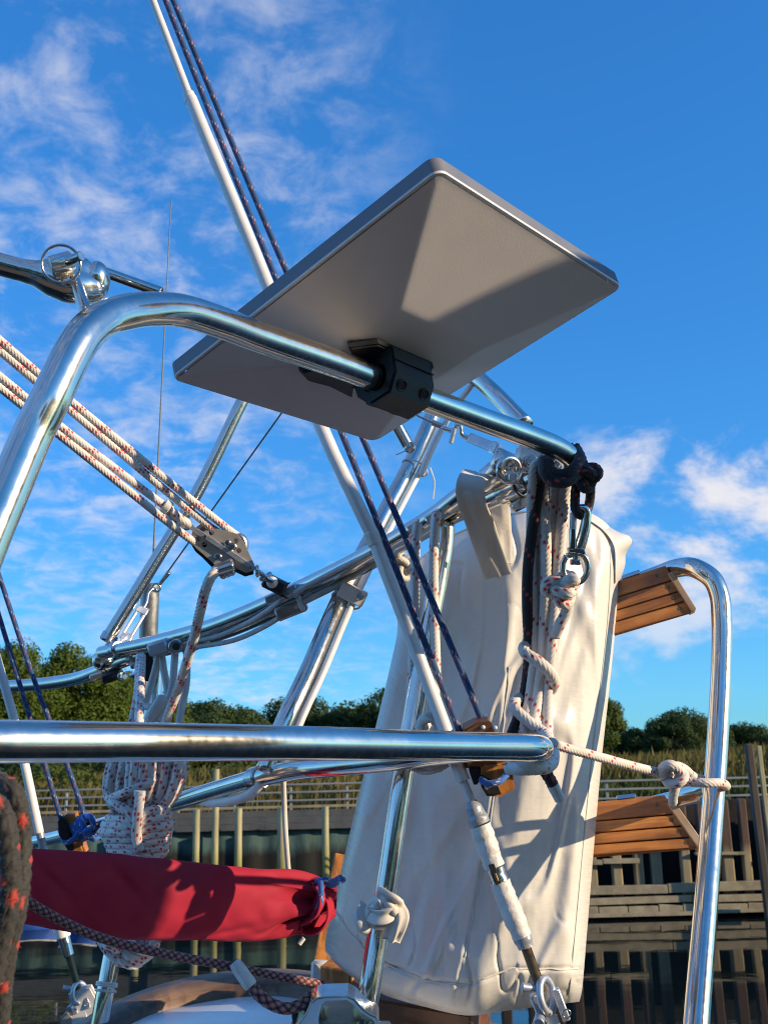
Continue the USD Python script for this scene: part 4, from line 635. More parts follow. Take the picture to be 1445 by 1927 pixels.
# back of the bag, pulled in a little from the front's outline, and its closed rim
bs, bt = np.arange(0, NS, 5), np.arange(0, NT, 5); Fb = front[np.ix_(bs, bt)]; cen = Fb.mean((0, 1)); swell = 0.14 * np.sqrt(np.clip(np.sin(np.pi * SS[np.ix_(bs, bt)]) * np.sin(np.pi * TT[np.ix_(bs, bt)]), 0, 1)); backv = front[np.ix_(bs, bt)] * 1.0
backv = Fb + (F * 1.0)[None, None] * (swell + 0.10 * np.sin(np.pi * SS[np.ix_(bs, bt)]) ** 0.3)[..., None] - 0.004 * np.sign(SS[np.ix_(bs, bt)] - .5)[..., None] * R
obj('back_panel', (backv.reshape(-1, 3), gridfaces(len(bs), len(bt))[:, ::-1]), 'sail', bag, grain=uvg[np.ix_(bs, bt)].reshape(-1, 3))
def ribbon(P, width, wdir, mt, parent, name, thick=0.0022, sub=0.004, wob=0.0, seed=0, **kw):
    q = spline(P, sub); T, _, _ = frames(q); W = np.broadcast_to(np.asarray(wdir, float), q.shape); W = W - T * (W * T).sum(1, keepdims=True); W /= np.linalg.norm(W, axis=1, keepdims=True); N = np.cross(T, W); k = np.linspace(-1, 1, 9); wd = np.broadcast_to(np.asarray(width, float), (len(q),)) / 2
    s = np.arange(len(q))[:, None]; off = wob * (meshkit.noise(np.stack([s * sub * 30 + 0 * k[None], 2.2 * k[None] + 0 * s, seed + 0 * s + 0 * k[None]], -1)) - .5)
    f1 = q[:, None] + W[:, None] * (k[None] * wd[:, None])[..., None] + N[:, None] * (off + thick / 2)[..., None]; f2 = f1 - N[:, None] * thick; v = np.concatenate([f1, f2[:, ::-1]], 1); n = v.shape[1]
    i = np.arange(len(q) - 1)[:, None] * n; j = np.arange(n)[None]; kk = (j + 1) % n; f = np.stack([i + j, i + kk, i + n + kk, i + n + j], -1).reshape(-1, 4); v = v.reshape(-1, 3)
    e = (len(q) - 1) * n; caps = [[a, a + 1, n - 2 - a, n - 1 - a] for a in range(8)]; f = np.vstack([f, caps, [[x + e for x in c[::-1]] for c in caps]])
    gr = np.stack([np.broadcast_to((k * 1.0)[None], (len(q), 9)), np.broadcast_to(s * sub, (len(q), 9)), 0 * off], -1) * np.array([.02, 1, 1]); return obj(name, (v, f), mt, parent, grain=np.concatenate([gr, gr[:, ::-1]], 1).reshape(-1, 3), **kw)
tdir = unit(up_[-2] - up_[-4])
ribbon(AL([(938, 1085, 1.222), (918, 1030, 1.205), (903, 985, 1.185), (888, 945, 1.162), (884, 918, 1.155), (893, 897, 1.165), (908, 893, 1.20), (922, 906, 1.235), (934, 950, 1.255), (938, 1000, 1.262), (940, 1060, 1.258)]), np.interp(np.linspace(0, 1, 40), [0, 1], [.031, .031])[0], unit(R - .25 * U + .05 * F), 'strap', bag, 'hanging_strap', 0.0024, 0.004, 0.004)
# loose flap at the upper right corner
u = np.linspace(0, 1, 25); v_ = np.linspace(0, 1, 17); UU, VV = np.meshgrid(u, v_, indexing='ij')
fa = interp_edge([(1085, 972), (1110, 972), (1140, 988), (1168, 1003), (1186, 1010), (1189, 1022), (1178, 1040), (1176, 1065), (1166, 1092)], u); fb = interp_edge([(1080, 974), (1105, 978), (1135, 998), (1152, 1020), (1157, 1035), (1158, 1050), (1158, 1070), (1158, 1085), (1158, 1098)], u)
qq = fb[:, None] * (1 - VV[..., None]) + fa[:, None] * VV[..., None]; dd = 1.335 + 0.035 * VV + 0.010 * np.sin(UU * 9) * VV
fl = EYE + R * ((qq[..., :1] - 722.5) / FPX * dd[..., None]) - U * ((qq[..., 1:] - 963.5) / FPX * dd[..., None]) + F * dd[..., None]
fl2 = np.concatenate([fl, (fl + F * 0.006)[:, ::-1]], 1); obj('flap', (fl2.reshape(-1, 3), gridfaces(25, 34)), 'sail', bag, grain=np.stack([np.repeat(u[:, None], 34, 1) * .1, np.repeat(np.r_[v_, v_[::-1]][None], 25, 0) * .05, np.zeros((25, 34))], -1).reshape(-1, 3))
# cloth tie knotted round the stanchion
c = st[4] * .55 + st[5] * .45 ; ax = unit(st[4] - st[5]); tie = []
g = np.random.default_rng(12); mw = trimesh.creation.icosphere(5, 1.0); vw = np.array(mw.vertices); kx, ky = unit(R + .15 * U), unit(U - .15 * R)
rw = 1 + .55 * (meshkit.fbm(vw * 1.5 + 4, 3, 3) - .5) - .22 * np.exp(-((vw[:, 0] * .5 + vw[:, 1] * .9 - .18 + .25 * vw[:, 0] ** 2) / .10) ** 2) - .20 * np.exp(-((vw[:, 0] * .9 - vw[:, 1] * .35 + .30) / .09) ** 2) - .14 * np.exp(-((vw[:, 1] + .55 + .3 * vw[:, 0]) / .08) ** 2)
kw_ = A(722, 1716, 1.088) + (vw * rw[:, None]) @ np.array([kx * .0215, ky * .0165, F * .019]); obj('tie_knot', (kw_, np.array(mw.faces)), 'strap', bag, grain=vw * .02)
ribbon(AL([(690, 1702, 1.10), (684, 1720, 1.078), (690, 1738, 1.07), (700, 1746, 1.072)]), .022, unit(R + .2 * U), 'strap', bag, 'tie', 0.003, 0.003, 0.008, 7)
ribbon(AL([(742, 1706, 1.075), (752, 1724, 1.068), (746, 1748, 1.066), (736, 1772, 1.070)]), .019, unit(R + .35 * U), 'strap', bag, 'tie', 0.003, 0.003, 0.008, 6)
ribbon(AL([(712, 1694, 1.078), (718, 1684, 1.068), (728, 1690, 1.064), (742, 1700, 1.066), (750, 1716, 1.074)]), .016, unit(U + .2 * TOCAM), 'strap', bag, 'tie', 0.003, 0.003, 0.006, 9)
ribbon(AL([(694, 1722, 1.074), (712, 1728, 1.064), (730, 1722, 1.064), (746, 1708, 1.072)]), .014, unit(U + .3 * R), 'strap', bag, 'tie', 0.004, 0.003, 0.006, 10)
# knotted cord at the bag's upper left corner and the cords that hang before it
kn = obj('corner_knot', rope(np.vstack([trefoil(A(762, 1068, 1.335), R, U, F, .014)]), 0.0045, 'white', closed=True, n=16), 'rope', bag, smooth=True)
cord = obj('corner_cord', rope(AL([(755, 1062, 1.338), (748, 1040, 1.33), (752, 1024, 1.32)]), 0.0045, 'white', n=16), 'rope', bag, smooth=True)

# ---------------- swim ladder with teak treads
lad = thing('swim_ladder', 'folded stainless swim ladder with slatted teak treads at the right', 'ladder', A(1310, 1960, 1.0))
lt = AL([(1130, 1124, 1.46), (1190, 1100, 1.44), (1240, 1081, 1.415), (1275, 1069, 1.375), (1312, 1071, 1.315), (1340, 1090, 1.30), (1354, 1122, 1.29), (1358, 1170, 1.28), (1357, 1250, 1.26), (1350, 1400, 1.215), (1337, 1580, 1.14), (1325, 1740, 1.07), (1313, 1890, 1.01), (1305, 2010, .97)])
obj('side_rail', tube(lt, 0.0122, 40, 0.004), 'chrome', lad, smooth=True)
obj('rung', tube(AL([(1120, 1540, 1.45), (1230, 1514, 1.38), (1315, 1494, 1.26), (1340, 1488, 1.19)]), 0.0105, 28), 'chrome', lad, smooth=True)
def tread(name, a, b, c_, d_, cuts, endw, clip):
    """a,b: upper edge far left and right; c_, d_: lower edge left and right (world points)."""
    a, b, c_, d_ = (np.asarray(x) for x in (a, b, c_, d_)); nrm = unit(np.cross(b - a, c_ - a)); nrm = nrm if nrm @ TOCAM > 0 else -nrm; th = 0.014; t = UsdGeom.Xform.Define(stage, numbered(lad + '/' + name)); p = str(t.GetPath()); ORIGIN[p] = ORIGIN[lad]
    lerp = lambda p0, p1, k: p0 * (1 - k) + p1 * k; nsl = len(cuts) - 1; gap = 0.0016
    for i in range(nsl):
        k0, k1 = cuts[i] + (0 if i == 0 else gap / np.linalg.norm(c_ - a)), cuts[i + 1] - (0 if i == nsl - 1 else gap / np.linalg.norm(c_ - a)); e = 0.987
        P0, P1, P2, P3 = lerp(a, c_, k0), lerp(b, d_, k0), lerp(b, d_, k1), lerp(a, c_, k1); ce = (P0 + P1 + P2 + P3) / 4; V = []
        for q in (P0, P1, P2, P3):
            wv = unit(c_ - a); s = 1 if (q - ce) @ wv > 0 else -1; V += [q - nrm * th, q - nrm * 0.0014, q - nrm * 0.0 - wv * s * 0.0016]
        for kk in ((.93,) if i else (.9,)):
            pp = lerp(lerp(P0, P3, .5), lerp(P1, P2, .5), kk); obj('plug', cyl(pp - nrm * .0012, pp + nrm * .0004, .0026, n=12), 'bronze', p)
        h = trimesh.convex.convex_hull(np.array(V)); plank('slat', (np.array(h.vertices), np.array(h.faces)), 'teak', p, b - a, smooth=False)
    for k, nm in ((1.0, 'end_batten'),):  # added strip whose pale colour paints the sun on the tread end
        u0 = unit(d_ - b); b0 = b - unit(b - a) * 0.0; plank(nm, beam(b + u0 * 0.012 + nrm * .0015 - nrm * th * .5, d_ + u0 * .001 + nrm * .0015 - nrm * th * .5, endw, th + .003, up=nrm, ch=.2), 'sunlit_teak', p, u0, smooth=False)
    m_ = lerp(a, b, clip) - unit(c_ - a) * .003 - nrm * .005; obj('clip', box(m_, (.024, .006, .012), np.array([unit(b - a), unit(c_ - a), nrm]), .3), 'steel', p)
tread('upper_tread', A(1020, 1141, 1.375), A(1252, 1064, 1.375), A(1020, 1232, 1.35), A(1304, 1148, 1.345), (0, .31, .56, .78, 1), .008, .72)
tread('lower_tread', A(1010, 1523, 1.335), A(1250, 1496, 1.325), A(1010, 1616, 1.30), A(1318, 1592, 1.285), (0, .37, .60, .82, 1), .010, .70)

# ---------------- burgundy cover on the stern rail
cov = thing('sail_cover', 'long burgundy canvas cover tied off with blue cord at its right end', 'cover', A(330, 1690, 1.4))
xs = np.linspace(0, 1, 110); tp = interp_edge([(-90, 1592), (30, 1597), (200, 1608), (330, 1620), (460, 1634), (560, 1643), (590, 1652), (610, 1660), (634, 1664)], xs); bt_ = interp_edge([(-90, 1728), (30, 1737), (150, 1756), (230, 1767), (370, 1768), (500, 1769), (560, 1757), (592, 1748), (632, 1722)], xs)
ang = np.linspace(0, 2 * np.pi, 65)[:-1]; D0 = 1.03 + 0.235 * xs; V = []
for i, x in enumerate(xs):
    tpx, btx = A(*tp[i], D0[i]), A(*bt_[i], D0[i]); c = (tpx + btx) / 2; hv = (tpx - btx) / 2; hh_ = np.linalg.norm(hv); k = np.clip((x - .80) / .16, 0, 1) ; pin = 1 + (0.30 * k) * np.cos(7 * ang + 1.0) * (x > .8) + 0.10 * k * np.cos(11 * ang); dr = 0.012 * np.sin(3 * ang + 9 * x) * np.clip(x * 2, .3, 1)
    sq = np.abs(np.sin(ang)) ** 0.85 * np.sign(np.sin(ang)); dep = np.cos(ang) * hh_ * (0.50 + .25 * k); V.append(c + hv * (sq * (pin + dr - (0.3 * k * np.abs(np.cos(7 * ang + 1.0)))))[:, None] + F * (-dep * (pin + dr))[:, None])
V = np.array(V); V += F * (0.004 * (meshkit.fbm(np.stack([np.repeat(xs[:, None], 64, 1) * 14, np.cos(ang)[None] * 1.5 + 0 * xs[:, None], np.sin(ang)[None] * 1.5 + 0 * xs[:, None]], -1), 3, 3) - .5) * 2)[..., None]
f = np.stack([np.arange(109)[:, None] * 64 + np.arange(64)[None], np.arange(109)[:, None] * 64 + (np.arange(64)[None] + 1) % 64, (np.arange(109)[:, None] + 1) * 64 + (np.arange(64)[None] + 1) % 64, (np.arange(109)[:, None] + 1) * 64 + np.arange(64)[None]], -1).reshape(-1, 4)
XS, AN = np.meshgrid(xs, ang, indexing='ij'); yy = np.sin(AN)
def crs(x0, y0, x1, y1, w_, am): u = np.array([x1 - x0, (y1 - y0) * .12]); p_ = np.stack([XS - x0, (yy - y0) * .12], -1); k_ = np.clip((p_ @ u) / (u @ u), 0, 1); return am * np.exp(-(np.linalg.norm(p_ - k_[..., None] * u, axis=-1) / w_) ** 2) * np.sin(np.pi * np.clip(k_, .03, .97)) ** .5
dz = sum(crs(*a) for a in ((.99, .1, .80, -.7, .010, .010), (.985, .3, .84, .5, .008, .006), (.98, -.1, .88, -.95, .010, .008), (.97, .5, .70, .75, .009, .005), (.62, -.95, .80, -.3, .012, .004), (.2, .9, .34, -.2, .014, .004), (.40, .95, .50, .1, .012, .004), (.1, -.9, .25, -.3, .012, .004)))
V += F * dz[..., None]
obj('cover_cloth', (V.reshape(-1, 3), f), 'burgundy', cov, smooth=True)
obj('hem', tube(V[::4, 48], 0.0016, 8), 'burgundy', cov, smooth=True)
# folded mouth of the cover
P = AL([(598, 1668, 1.232), (606, 1690, 1.220), (600, 1716, 1.218), (586, 1728, 1.222), (572, 1736, 1.232), (578, 1752, 1.228), (600, 1752, 1.220), (618, 1730, 1.222), (622, 1700, 1.232), (612, 1676, 1.238)]); ribbon(P, .022, unit(F + .25 * R), 'burgundy', cov, 'folded_mouth', .0022, .004, .004, 2)
ribbon(AL([(545, 1752, 1.250), (570, 1738, 1.232), (590, 1718, 1.222), (600, 1690, 1.226), (606, 1668, 1.235)]), .016, unit(F - .3 * R), 'burgundy', cov, 'folded_mouth', .0022, .004, .003, 4)
obj('drawcord', rope(AL([(603, 1656, 1.232), (604, 1672, 1.215), (603, 1698, 1.214), (598, 1712, 1.220)]), .0032, 'brightblue', n=16), 'rope', cov, smooth=True); obj('drawcord', rope(AL([(596, 1660, 1.245), (610, 1656, 1.232), (626, 1660, 1.245), (640, 1652, 1.270)]), .0034, 'brightblue', n=16), 'rope', cov, smooth=True); obj('drawcord', rope(AL([(608, 1662, 1.238), (624, 1666, 1.245), (646, 1656, 1.280)]), .0034, 'brightblue', n=16), 'rope', cov, smooth=True)
obj('cord_end', cyl(A(572, 1766, 1.230), A(563, 1778, 1.228), .0026), 'white_plastic', cov)
hl = obj('hanging_line', rope(AL([(533, 1462, 1.235), (535, 1520, 1.245), (538, 1580, 1.24), (543, 1648, 1.25)]), .0030, 'white', n=16), 'rope', smooth=True); keys(stage.GetPrimAtPath(hl), 'thin white line hanging from the far rail down to the burgundy cover', 'rope')

# ---------------- backstays
def stay(nm, label, P, spec, dtop):
    t = thing(nm, label, 'backstay', P[-1]); return t
bk = thing('backstay', 'white sleeved backstay crossing the whole picture down to a taped turnbuckle', 'backstay', A(1035, 1900, 1.03))
def bs_(x, y): return A(x, y, 1.27 - 0.235 * (y + 40) / 1940.0)
obj('thin_wire', cyl(bs_(272, -40), bs_(357, 182), .0046, .0048), 'white_tube', bk); obj('collar', cyl(bs_(354, 174), bs_(360, 192), .0068, .0074), 'white_tube', bk)
obj('sleeve', sweep(spline(np.array([bs_(358, 184), bs_(505, 540), bs_(605, 805), bs_(703, 1012)]), .05), .0076, 20), 'white_tube', bk, smooth=True)
obj('sleeve_end', cyl(bs_(697, 1002), bs_(707, 1026), .0087, .0080), 'white_plastic', bk)
obj('sleeve', sweep(spline(np.array([bs_(706, 1022), bs_(766, 1180), bs_(835, 1365), bs_(872, 1470)]), .05), .0072, 20), 'white_tube', bk, smooth=True); obj('inner_sleeve', cyl(bs_(868, 1462), bs_(889, 1512), .0044), 'white_plastic', bk)
tb = [bs_(886, 1508), bs_(898, 1540), bs_(916, 1590), bs_(937, 1650), bs_(960, 1710), bs_(984, 1768), bs_(990, 1784)]
sp = spline(np.array(tb), .0015); s = np.linspace(0, 1, len(sp)); n = 24; th = np.arange(n) / n * 2 * np.pi
rad = np.interp(s, [0, .04, .12, .30, .44, .50, .60, .80, .95, 1], [.0055, .0082, .0108, .0112, .0104, .0098, .0104, .0108, .0092, .0078])[:, None] * (1 + .05 * np.sign(np.sin(s * 62))[:, None] * .4 + .10 * (meshkit.noise(np.stack([s[:, None] * 45 + 0 * th[None], 1.3 * np.cos(th)[None] + 0 * s[:, None], 1.3 * np.sin(th)[None] + 0 * s[:, None]], -1), 5) - .5))
cut = lambda a, b: (s >= a) & (s <= b)
for a, b, mt, nm in ((0, .17, 'grey_tape', 'turnbuckle_top'), (.165, .46, 'tape', 'tape_wrap'), (.455, .56, 'chrome', 'turnbuckle_body'), (.555, .93, 'tape', 'tape_wrap'), (.925, 1, 'grey_tape', 'turnbuckle_foot')):
    k = cut(a, b); obj(nm, sweep(sp[k], rad[k] * (.9 if nm == 'turnbuckle_body' else 1), n), mt, bk, smooth=50)
ax = unit(tb[-1] - tb[0]); obj('opening', box(tb[3] - ax * .006 + TOCAM * .0092 - R * .002, (.020, .006, .004), np.array([ax, unit(np.cross(ax, F)), F]), .2), 'black_rubber', bk); obj('stud', box(tb[3] - ax * .003 + TOCAM * .0105 - R * .002, (.008, .003, .003), np.array([ax, unit(np.cross(ax, F)), F]), .3), 'bronze', bk)
q = np.linspace(bs_(988, 1780), bs_(1020, 1868), 90); obj('threaded_stud', sweep(q, .0050 * (1 + .06 * (np.arange(90) % 2)), 18), 'bronze', bk, smooth=60)
def toggle(par, c, sx, up):
    x = unit(np.cross(up, F)) * sx
    m = obj('toggle', torus(c + up * .002, unit(F * .6 + x), .0135, .0038, 40, 12, 1.15, up=up), 'zinc', par, smooth=True); obj('toggle_jaw', box(c - up * .010 - x * .010, (.008, .030, .012), np.array([x, up, np.cross(x, up)]), .3), 'zinc', par); obj('toggle_jaw', box(c - up * .010 + x * .012, (.008, .034, .012), np.array([x, up, np.cross(x, up)]), .3), 'zinc', par)
    obj('clevis_pin', cyl(c + up * .011 + x * .004 + TOCAM * .004, c + up * .021 + x * .020 + TOCAM * .010, .0036, .0042), 'zinc', par); obj('clevis_pin', cyl(c - up * .012 + x * .012, c - up * .012 + x * .016 + TOCAM * .016, .0050), 'zinc', par)
    obj('chainplate', prism([(-.012, -.06), (.012, -.06), (.013, .004), (.006, .012), (-.006, .012), (-.013, .004)], c - up * .022 + x * .010, x, up, .004), 'white_plastic', par); obj('cotter_ring', torus(c - up * .014 - x * .012 + TOCAM * .012, TOCAM, .004, .0007), 'steel', par)
toggle(bk, bs_(1030, 1878), 1, unit(bs_(988, 1780) - bs_(1020, 1868)))
bf = thing('backstay', 'white sleeved far backstay at the left edge ending in a toggle by the water', 'backstay', A(150, 1890, 1.72)); fs = lambda x, y: A(x, y, 1.84 - .12 * (y - 1200) / 700)
obj('sleeve', sweep(spline(np.array([fs(-24, 1180), fs(28, 1360), fs(66, 1530), fs(74, 1568)]), .05), .0076, 18), 'white_tube', bf, smooth=True); obj('inner_sleeve', cyl(fs(73, 1560), fs(86, 1615), .0066), 'grey_tape', bf); obj('turnbuckle_body', cyl(fs(84, 1605), fs(120, 1765), .0105, .0118), 'white_plastic', bf); obj('turnbuckle_foot', cyl(fs(118, 1758), fs(130, 1800), .0100, .0085), 'steel', bf); obj('threaded_stud', cyl(fs(128, 1795), fs(147, 1862), .0058), 'bronze', bf); toggle(bf, fs(150, 1872), 1, unit(fs(84, 1605) - fs(147, 1862)))
obj('shackle_plate', prism([(-.018, -.05), (.020, -.05), (.024, .0), (.012, .022), (-.004, .020), (-.016, .006)], fs(158, 1880), R, U, .012, bevel=.003), 'white_plastic', bf); obj('shackle_plate', prism([(-.012, -.05), (.010, -.05), (.010, -.006), (.0, .004), (-.012, -.010)], fs(128, 1905) , R, U, .010, bevel=.003), 'cheek', bf)
# ---------------- blue halyards and their teak blocks
def hal(P, label, r, seed, kind='blue'): o = obj('blue_halyard', rope(P, r, kind, n=16, seed=seed), 'rope', smooth=True); keys(stage.GetPrimAtPath(o), label, 'rope'); return o
hd = lambda y, a=1.30, b=1.105: a + (b - a) * (y + 30) / 1400
hal([A(300, -30, 1.30), A(521, 528, hd(528)), A(645, 820, hd(820)), A(862, 1370, 1.105), A(878, 1412, 1.10)], 'blue halyard nearest the white sleeved backstay', .0034, 0)
hal([A(314, -30, 1.31), A(541, 515, hd(515, 1.31)), A(683, 825, hd(825, 1.31)), A(907, 1357, 1.105), A(914, 1375, 1.10)], 'blue halyard farther from the backstay, running to the top of the teak block', .0034, 3)
hal([A(-26, 1010, 1.86), A(68, 1290, 1.80), A(126, 1440, 1.755), A(160, 1538, 1.73)], 'right hand blue halyard of the pair at the left edge', .0040, 1)
hal([A(-24, 1085, 1.86), A(56, 1350, 1.79), A(84, 1440, 1.76), A(118, 1552, 1.73)], 'left hand blue halyard of the pair at the left edge', .0040, 5)
blk = thing('teak_block', 'dark teak rope block tucked behind the lower bar beside the bag', 'block', A(912, 1425, 1.09)); dB = 1.095
def pl(l, o, d): return [((x - o[0]) / FPX * d, -(y - o[1]) / FPX * d) for x, y in l]
plank('block_top', prism(pl([(872, 1367), (893, 1356), (918, 1353), (922, 1356), (934, 1384), (936, 1440), (874, 1440)], (905, 1400), dB), A(905, 1400, dB), R, U, .030, bevel=.002), 'dark_teak', blk, R)
plank('block_foot', prism(pl([(903, 1432), (955, 1432), (962, 1452), (966, 1482), (940, 1496), (914, 1495), (904, 1478)], (930, 1465), dB), A(930, 1465, dB - .006), R, unit(U + .1 * F), .026, bevel=.003), 'teak', blk, U)
obj('cheek', prism(pl([(879, 1430), (906, 1430), (907, 1462), (897, 1476), (891, 1476), (884, 1456)], (895, 1450), dB), A(895, 1450, dB - .010), R, U, .006, bevel=.001), 'black_rubber', blk); obj('cheek', prism(pl([(902, 1456), (934, 1474), (943, 1495), (916, 1495), (908, 1484)], (920, 1478), dB), A(920, 1478, dB - .021), R, U, .004, bevel=.001), 'black_rubber', blk)
obj('cord_loop', rope(AL([(905, 1467, 1.07), (918, 1475, 1.060), (938, 1472, 1.060), (952, 1460, 1.07), (962, 1448, 1.085)]), .0032, 'brightblue', n=16), 'rope', blk, smooth=True); obj('screw', bolt(A(917, 1479, 1.066), TOCAM, .0028, .003), 'steel', blk)
for x, y in ((909, 1369), (932, 1370), (954, 1440), (962, 1455)): obj('pin', ball(A(x, y, dB - .016), .0022, 2), 'white_plastic', blk, smooth=True)
b2 = thing('teak_block', 'orange teak block lashed with bright blue cord to the far rail at the left', 'block', A(138, 1570, 1.72)); plank('block_body', prism(pl([(120, 1537), (128, 1530), (143, 1530), (152, 1566), (164, 1602), (140, 1606), (132, 1580)], (140, 1568), 1.72), A(140, 1568, 1.715), R, U, .026, bevel=.003), 'teak', b2, U)
obj('cheek', prism(pl([(110, 1546), (119, 1536), (126, 1546), (140, 1598), (132, 1606), (112, 1570)], (124, 1570), 1.72), A(124, 1570, 1.695), R, U, .010, bevel=.002), 'black_rubber', b2)
ca, cb = A(150, 1562, 1.715), A(170, 1553, 1.71)
obj('lashing', rope(coil(ca, cb, .0165, 6.5), .0042, 'brightblue', n=16), 'rope', b2, smooth=True); obj('lashing', rope(AL([(164, 1572, 1.69), (150, 1566, 1.69), (140, 1578, 1.69), (124, 1586, 1.69), (112, 1560, 1.71)]), .0038, 'brightblue', n=16), 'rope', b2, smooth=True); obj('lashing', rope(AL([(160, 1538, 1.72), (172, 1540, 1.68), (176, 1556, 1.68), (160, 1566, 1.685), (176, 1580, 1.69), (188, 1574, 1.70)]), .0040, 'brightblue', n=16), 'rope', b2, smooth=True)
# ---------------- aerial and wire stays
an = thing('whip_aerial', 'thin white whip aerial standing left of the dish', 'aerial', A(290, 1040, 2.3)); obj('whip', cyl(A(289, 1036, 2.35), A(322, 374, 2.2), .0022, .0009), 'rail_grey', an); obj('ferrule', cyl(A(288.5, 1052, 2.35), A(290, 1024, 2.35), .0036, .0030), 'steel', an)
wr_ = thing('wire_stay', 'dark wire stay running from behind the dish down to a turnbuckle on the grey post', 'wire', A(300, 1105, 1.86)); obj('wire', cyl(A(560, 735, 1.75), A(303, 1094, 1.86), .0014), 'dark_wire', wr_); obj('swage', cyl(A(318, 1077, 1.855), A(300, 1100, 1.86), .0042, .0030), 'dull_steel', wr_); obj('eye', torus(A(294, 1106, 1.86), TOCAM, .007, .0018), 'steel', wr_)
t2 = thing('turnbuckle', 'open bodied turnbuckle hooked between the left leg and the grey post', 'turnbuckle', A(245, 1175, 1.82)); u0, u1 = A(268, 1148, 1.82), A(238, 1198, 1.79); ax = unit(u1 - u0); sd = unit(np.cross(ax, F))
for k in (-1, 1): obj('body_bar', cyl(u0 + sd * k * .007, u1 + sd * k * .007, .0030), 'zinc', t2)
obj('body_end', box(u0, (.012, .020, .010), np.array([ax, sd, F]), .3), 'zinc', t2); obj('body_end', box(u1, (.012, .020, .010), np.array([ax, sd, F]), .3), 'zinc', t2); obj('hook', tube(AL([(268, 1148, 1.82), (276, 1134, 1.83), (280, 1116, 1.84), (290, 1108, 1.85), (296, 1112, 1.85)]), .0024, 10), 'steel', t2, smooth=True); obj('jaw', cyl(u1, A(224, 1210, 1.77), .0045), 'zinc', t2)
t3 = thing('turnbuckle', 'closed turnbuckle with a hook and toggle just below the hoop at the right', 'turnbuckle', A(905, 832, 1.4)); 
obj('wire', cyl(A(760, 770, 1.42), A(818, 797, 1.41), .0014), 'wire', t3); obj('swage', cyl(A(814, 795, 1.41), A(836, 804, 1.405), .0042, .0034), 'dull_steel', t3); obj('hook', tube(AL([(832, 803, 1.405), (848, 810, 1.40), (856, 806, 1.40), (858, 800, 1.40), (866, 802, 1.40), (868, 816, 1.40), (876, 822, 1.40), (884, 825, 1.40)]), .0030, 10), 'chrome', t3, smooth=True); obj('toggle', cyl(A(855, 806, 1.395), A(848, 834, 1.395), .0034), 'zinc', t3)
a_, b_ = A(880, 822, 1.40), A(938, 846, 1.36); ax = unit(b_ - a_); obj('body', box((a_ + b_) / 2, (np.linalg.norm(b_ - a_), .013, .010), np.array([ax, unit(np.cross(ax, F)), F]), .3), 'zinc', t3); obj('collar', box(b_ - ax * .010, (.010, .016, .012), np.array([ax, unit(np.cross(ax, F)), F]), .3), 'chrome', t3); obj('stud', cyl(b_, A(972, 862, 1.32), .0034), 'dull_steel', t3)
# ---------------- mainsheet tackle
dM = 1.27
def ml(P, label, seed, r=.0046, kind='fleck', **kw):
    o = obj('sheet_line', rope(AL(P), r, kind, seed=seed, **kw), 'rope', smooth=True); keys(stage.GetPrimAtPath(o), label, 'rope'); return o
GS = None
ml([(-30, 614, 1.17), (0, 640, 1.175), (130, 752, 1.20), (432, 998, 1.275), (452, 1012, 1.28)], 'topmost red flecked sheet line at the left, passing behind the hoop', 0)
ml([(-30, 634, 1.17), (0, 660, 1.175), (130, 770, 1.20), (391, 988, 1.27), (420, 1008, 1.28)], 'second red flecked sheet line from the top at the left', 3)
ml([(-30, 684, 1.16), (0, 708, 1.165), (130, 815, 1.19), (270, 922, 1.23), (311, 953, 1.24)], 'third red flecked sheet line from the top, ending in a whipped splice', 5)
ml([(-30, 704, 1.16), (0, 729, 1.165), (130, 833, 1.19), (339, 1001, 1.25), (368, 1022, 1.275)], 'lowest of the four red flecked sheet lines at the left', 6)
blo = thing('sheet_block', 'grey cheeked rope block with drilled plates where the sheet lines meet', 'block', A(420, 1035, dM)); o_ = (420, 1035)
from shapely.geometry import Polygon, Point
ch = Polygon(pl([(372, 991), (380, 986), (401, 993), (427, 1000), (447, 1006), (457, 1019), (467, 1039), (478, 1064), (478, 1073), (463, 1077), (446, 1069), (405, 1062), (384, 1043), (369, 1030), (362, 1019), (362, 1004)], o_, dM)).buffer(.0012).buffer(-.0006)
holes = pl([(382, 996), (398, 1002.5), (374, 1014), (385, 1025), (444, 1018), (449.5, 1036)], o_, dM); plate = ch
for h_ in holes: plate = plate.difference(Point(h_).buffer(.0031))
tilt = unit(F - .15 * R)
obj('cheek', prism(plate, A(*o_, dM), R, U, .0022), 'cheek', blo, smooth=25)
obj('cheek', prism(ch, A(*o_, dM) + F * .024 + R * -.004 - U * .006, R, U, .003), 'black_plastic', blo, smooth=25)
obj('inner_plate', prism(Polygon(pl([(363, 1018), (384, 1044), (404, 1064), (399, 1070), (366, 1036), (358, 1022)], o_, dM)), A(*o_, dM) + F * .010, R, U, .010), 'black_plastic', blo)
for x, y in ((440, 1026), (378, 1008)): obj('sheave', cyl(A(x, y, dM) + F * .004, A(x, y, dM) + F * .021, .0155 if x > 400 else .012, n=36), 'dull_steel', blo)
s0, s1 = A(352, 986, dM) - F * .0035, A(481, 1071, dM) - F * .0035; obj('strap_plate', beam(s0, s1, .0058, .003, up=F, ch=.25), 'zinc', blo)
for x, y, r in ((387, 1010, .0026), (438, 1029, .0040), (429, 1021, .0028), (411, 1048, .0036), (472, 1068, .0026)): obj('bolt', bolt(A(x, y, dM) - F * .003, TOCAM, r, r * 1.1), 'steel', blo)
bc = A(346, 985, dM); obj('becket', cyl(bc + F * .012, bc - F * .012, .0042), 'zinc', blo); obj('becket_bolt', bolt(bc - F * .010, TOCAM, .0045, .005), 'zinc', blo)
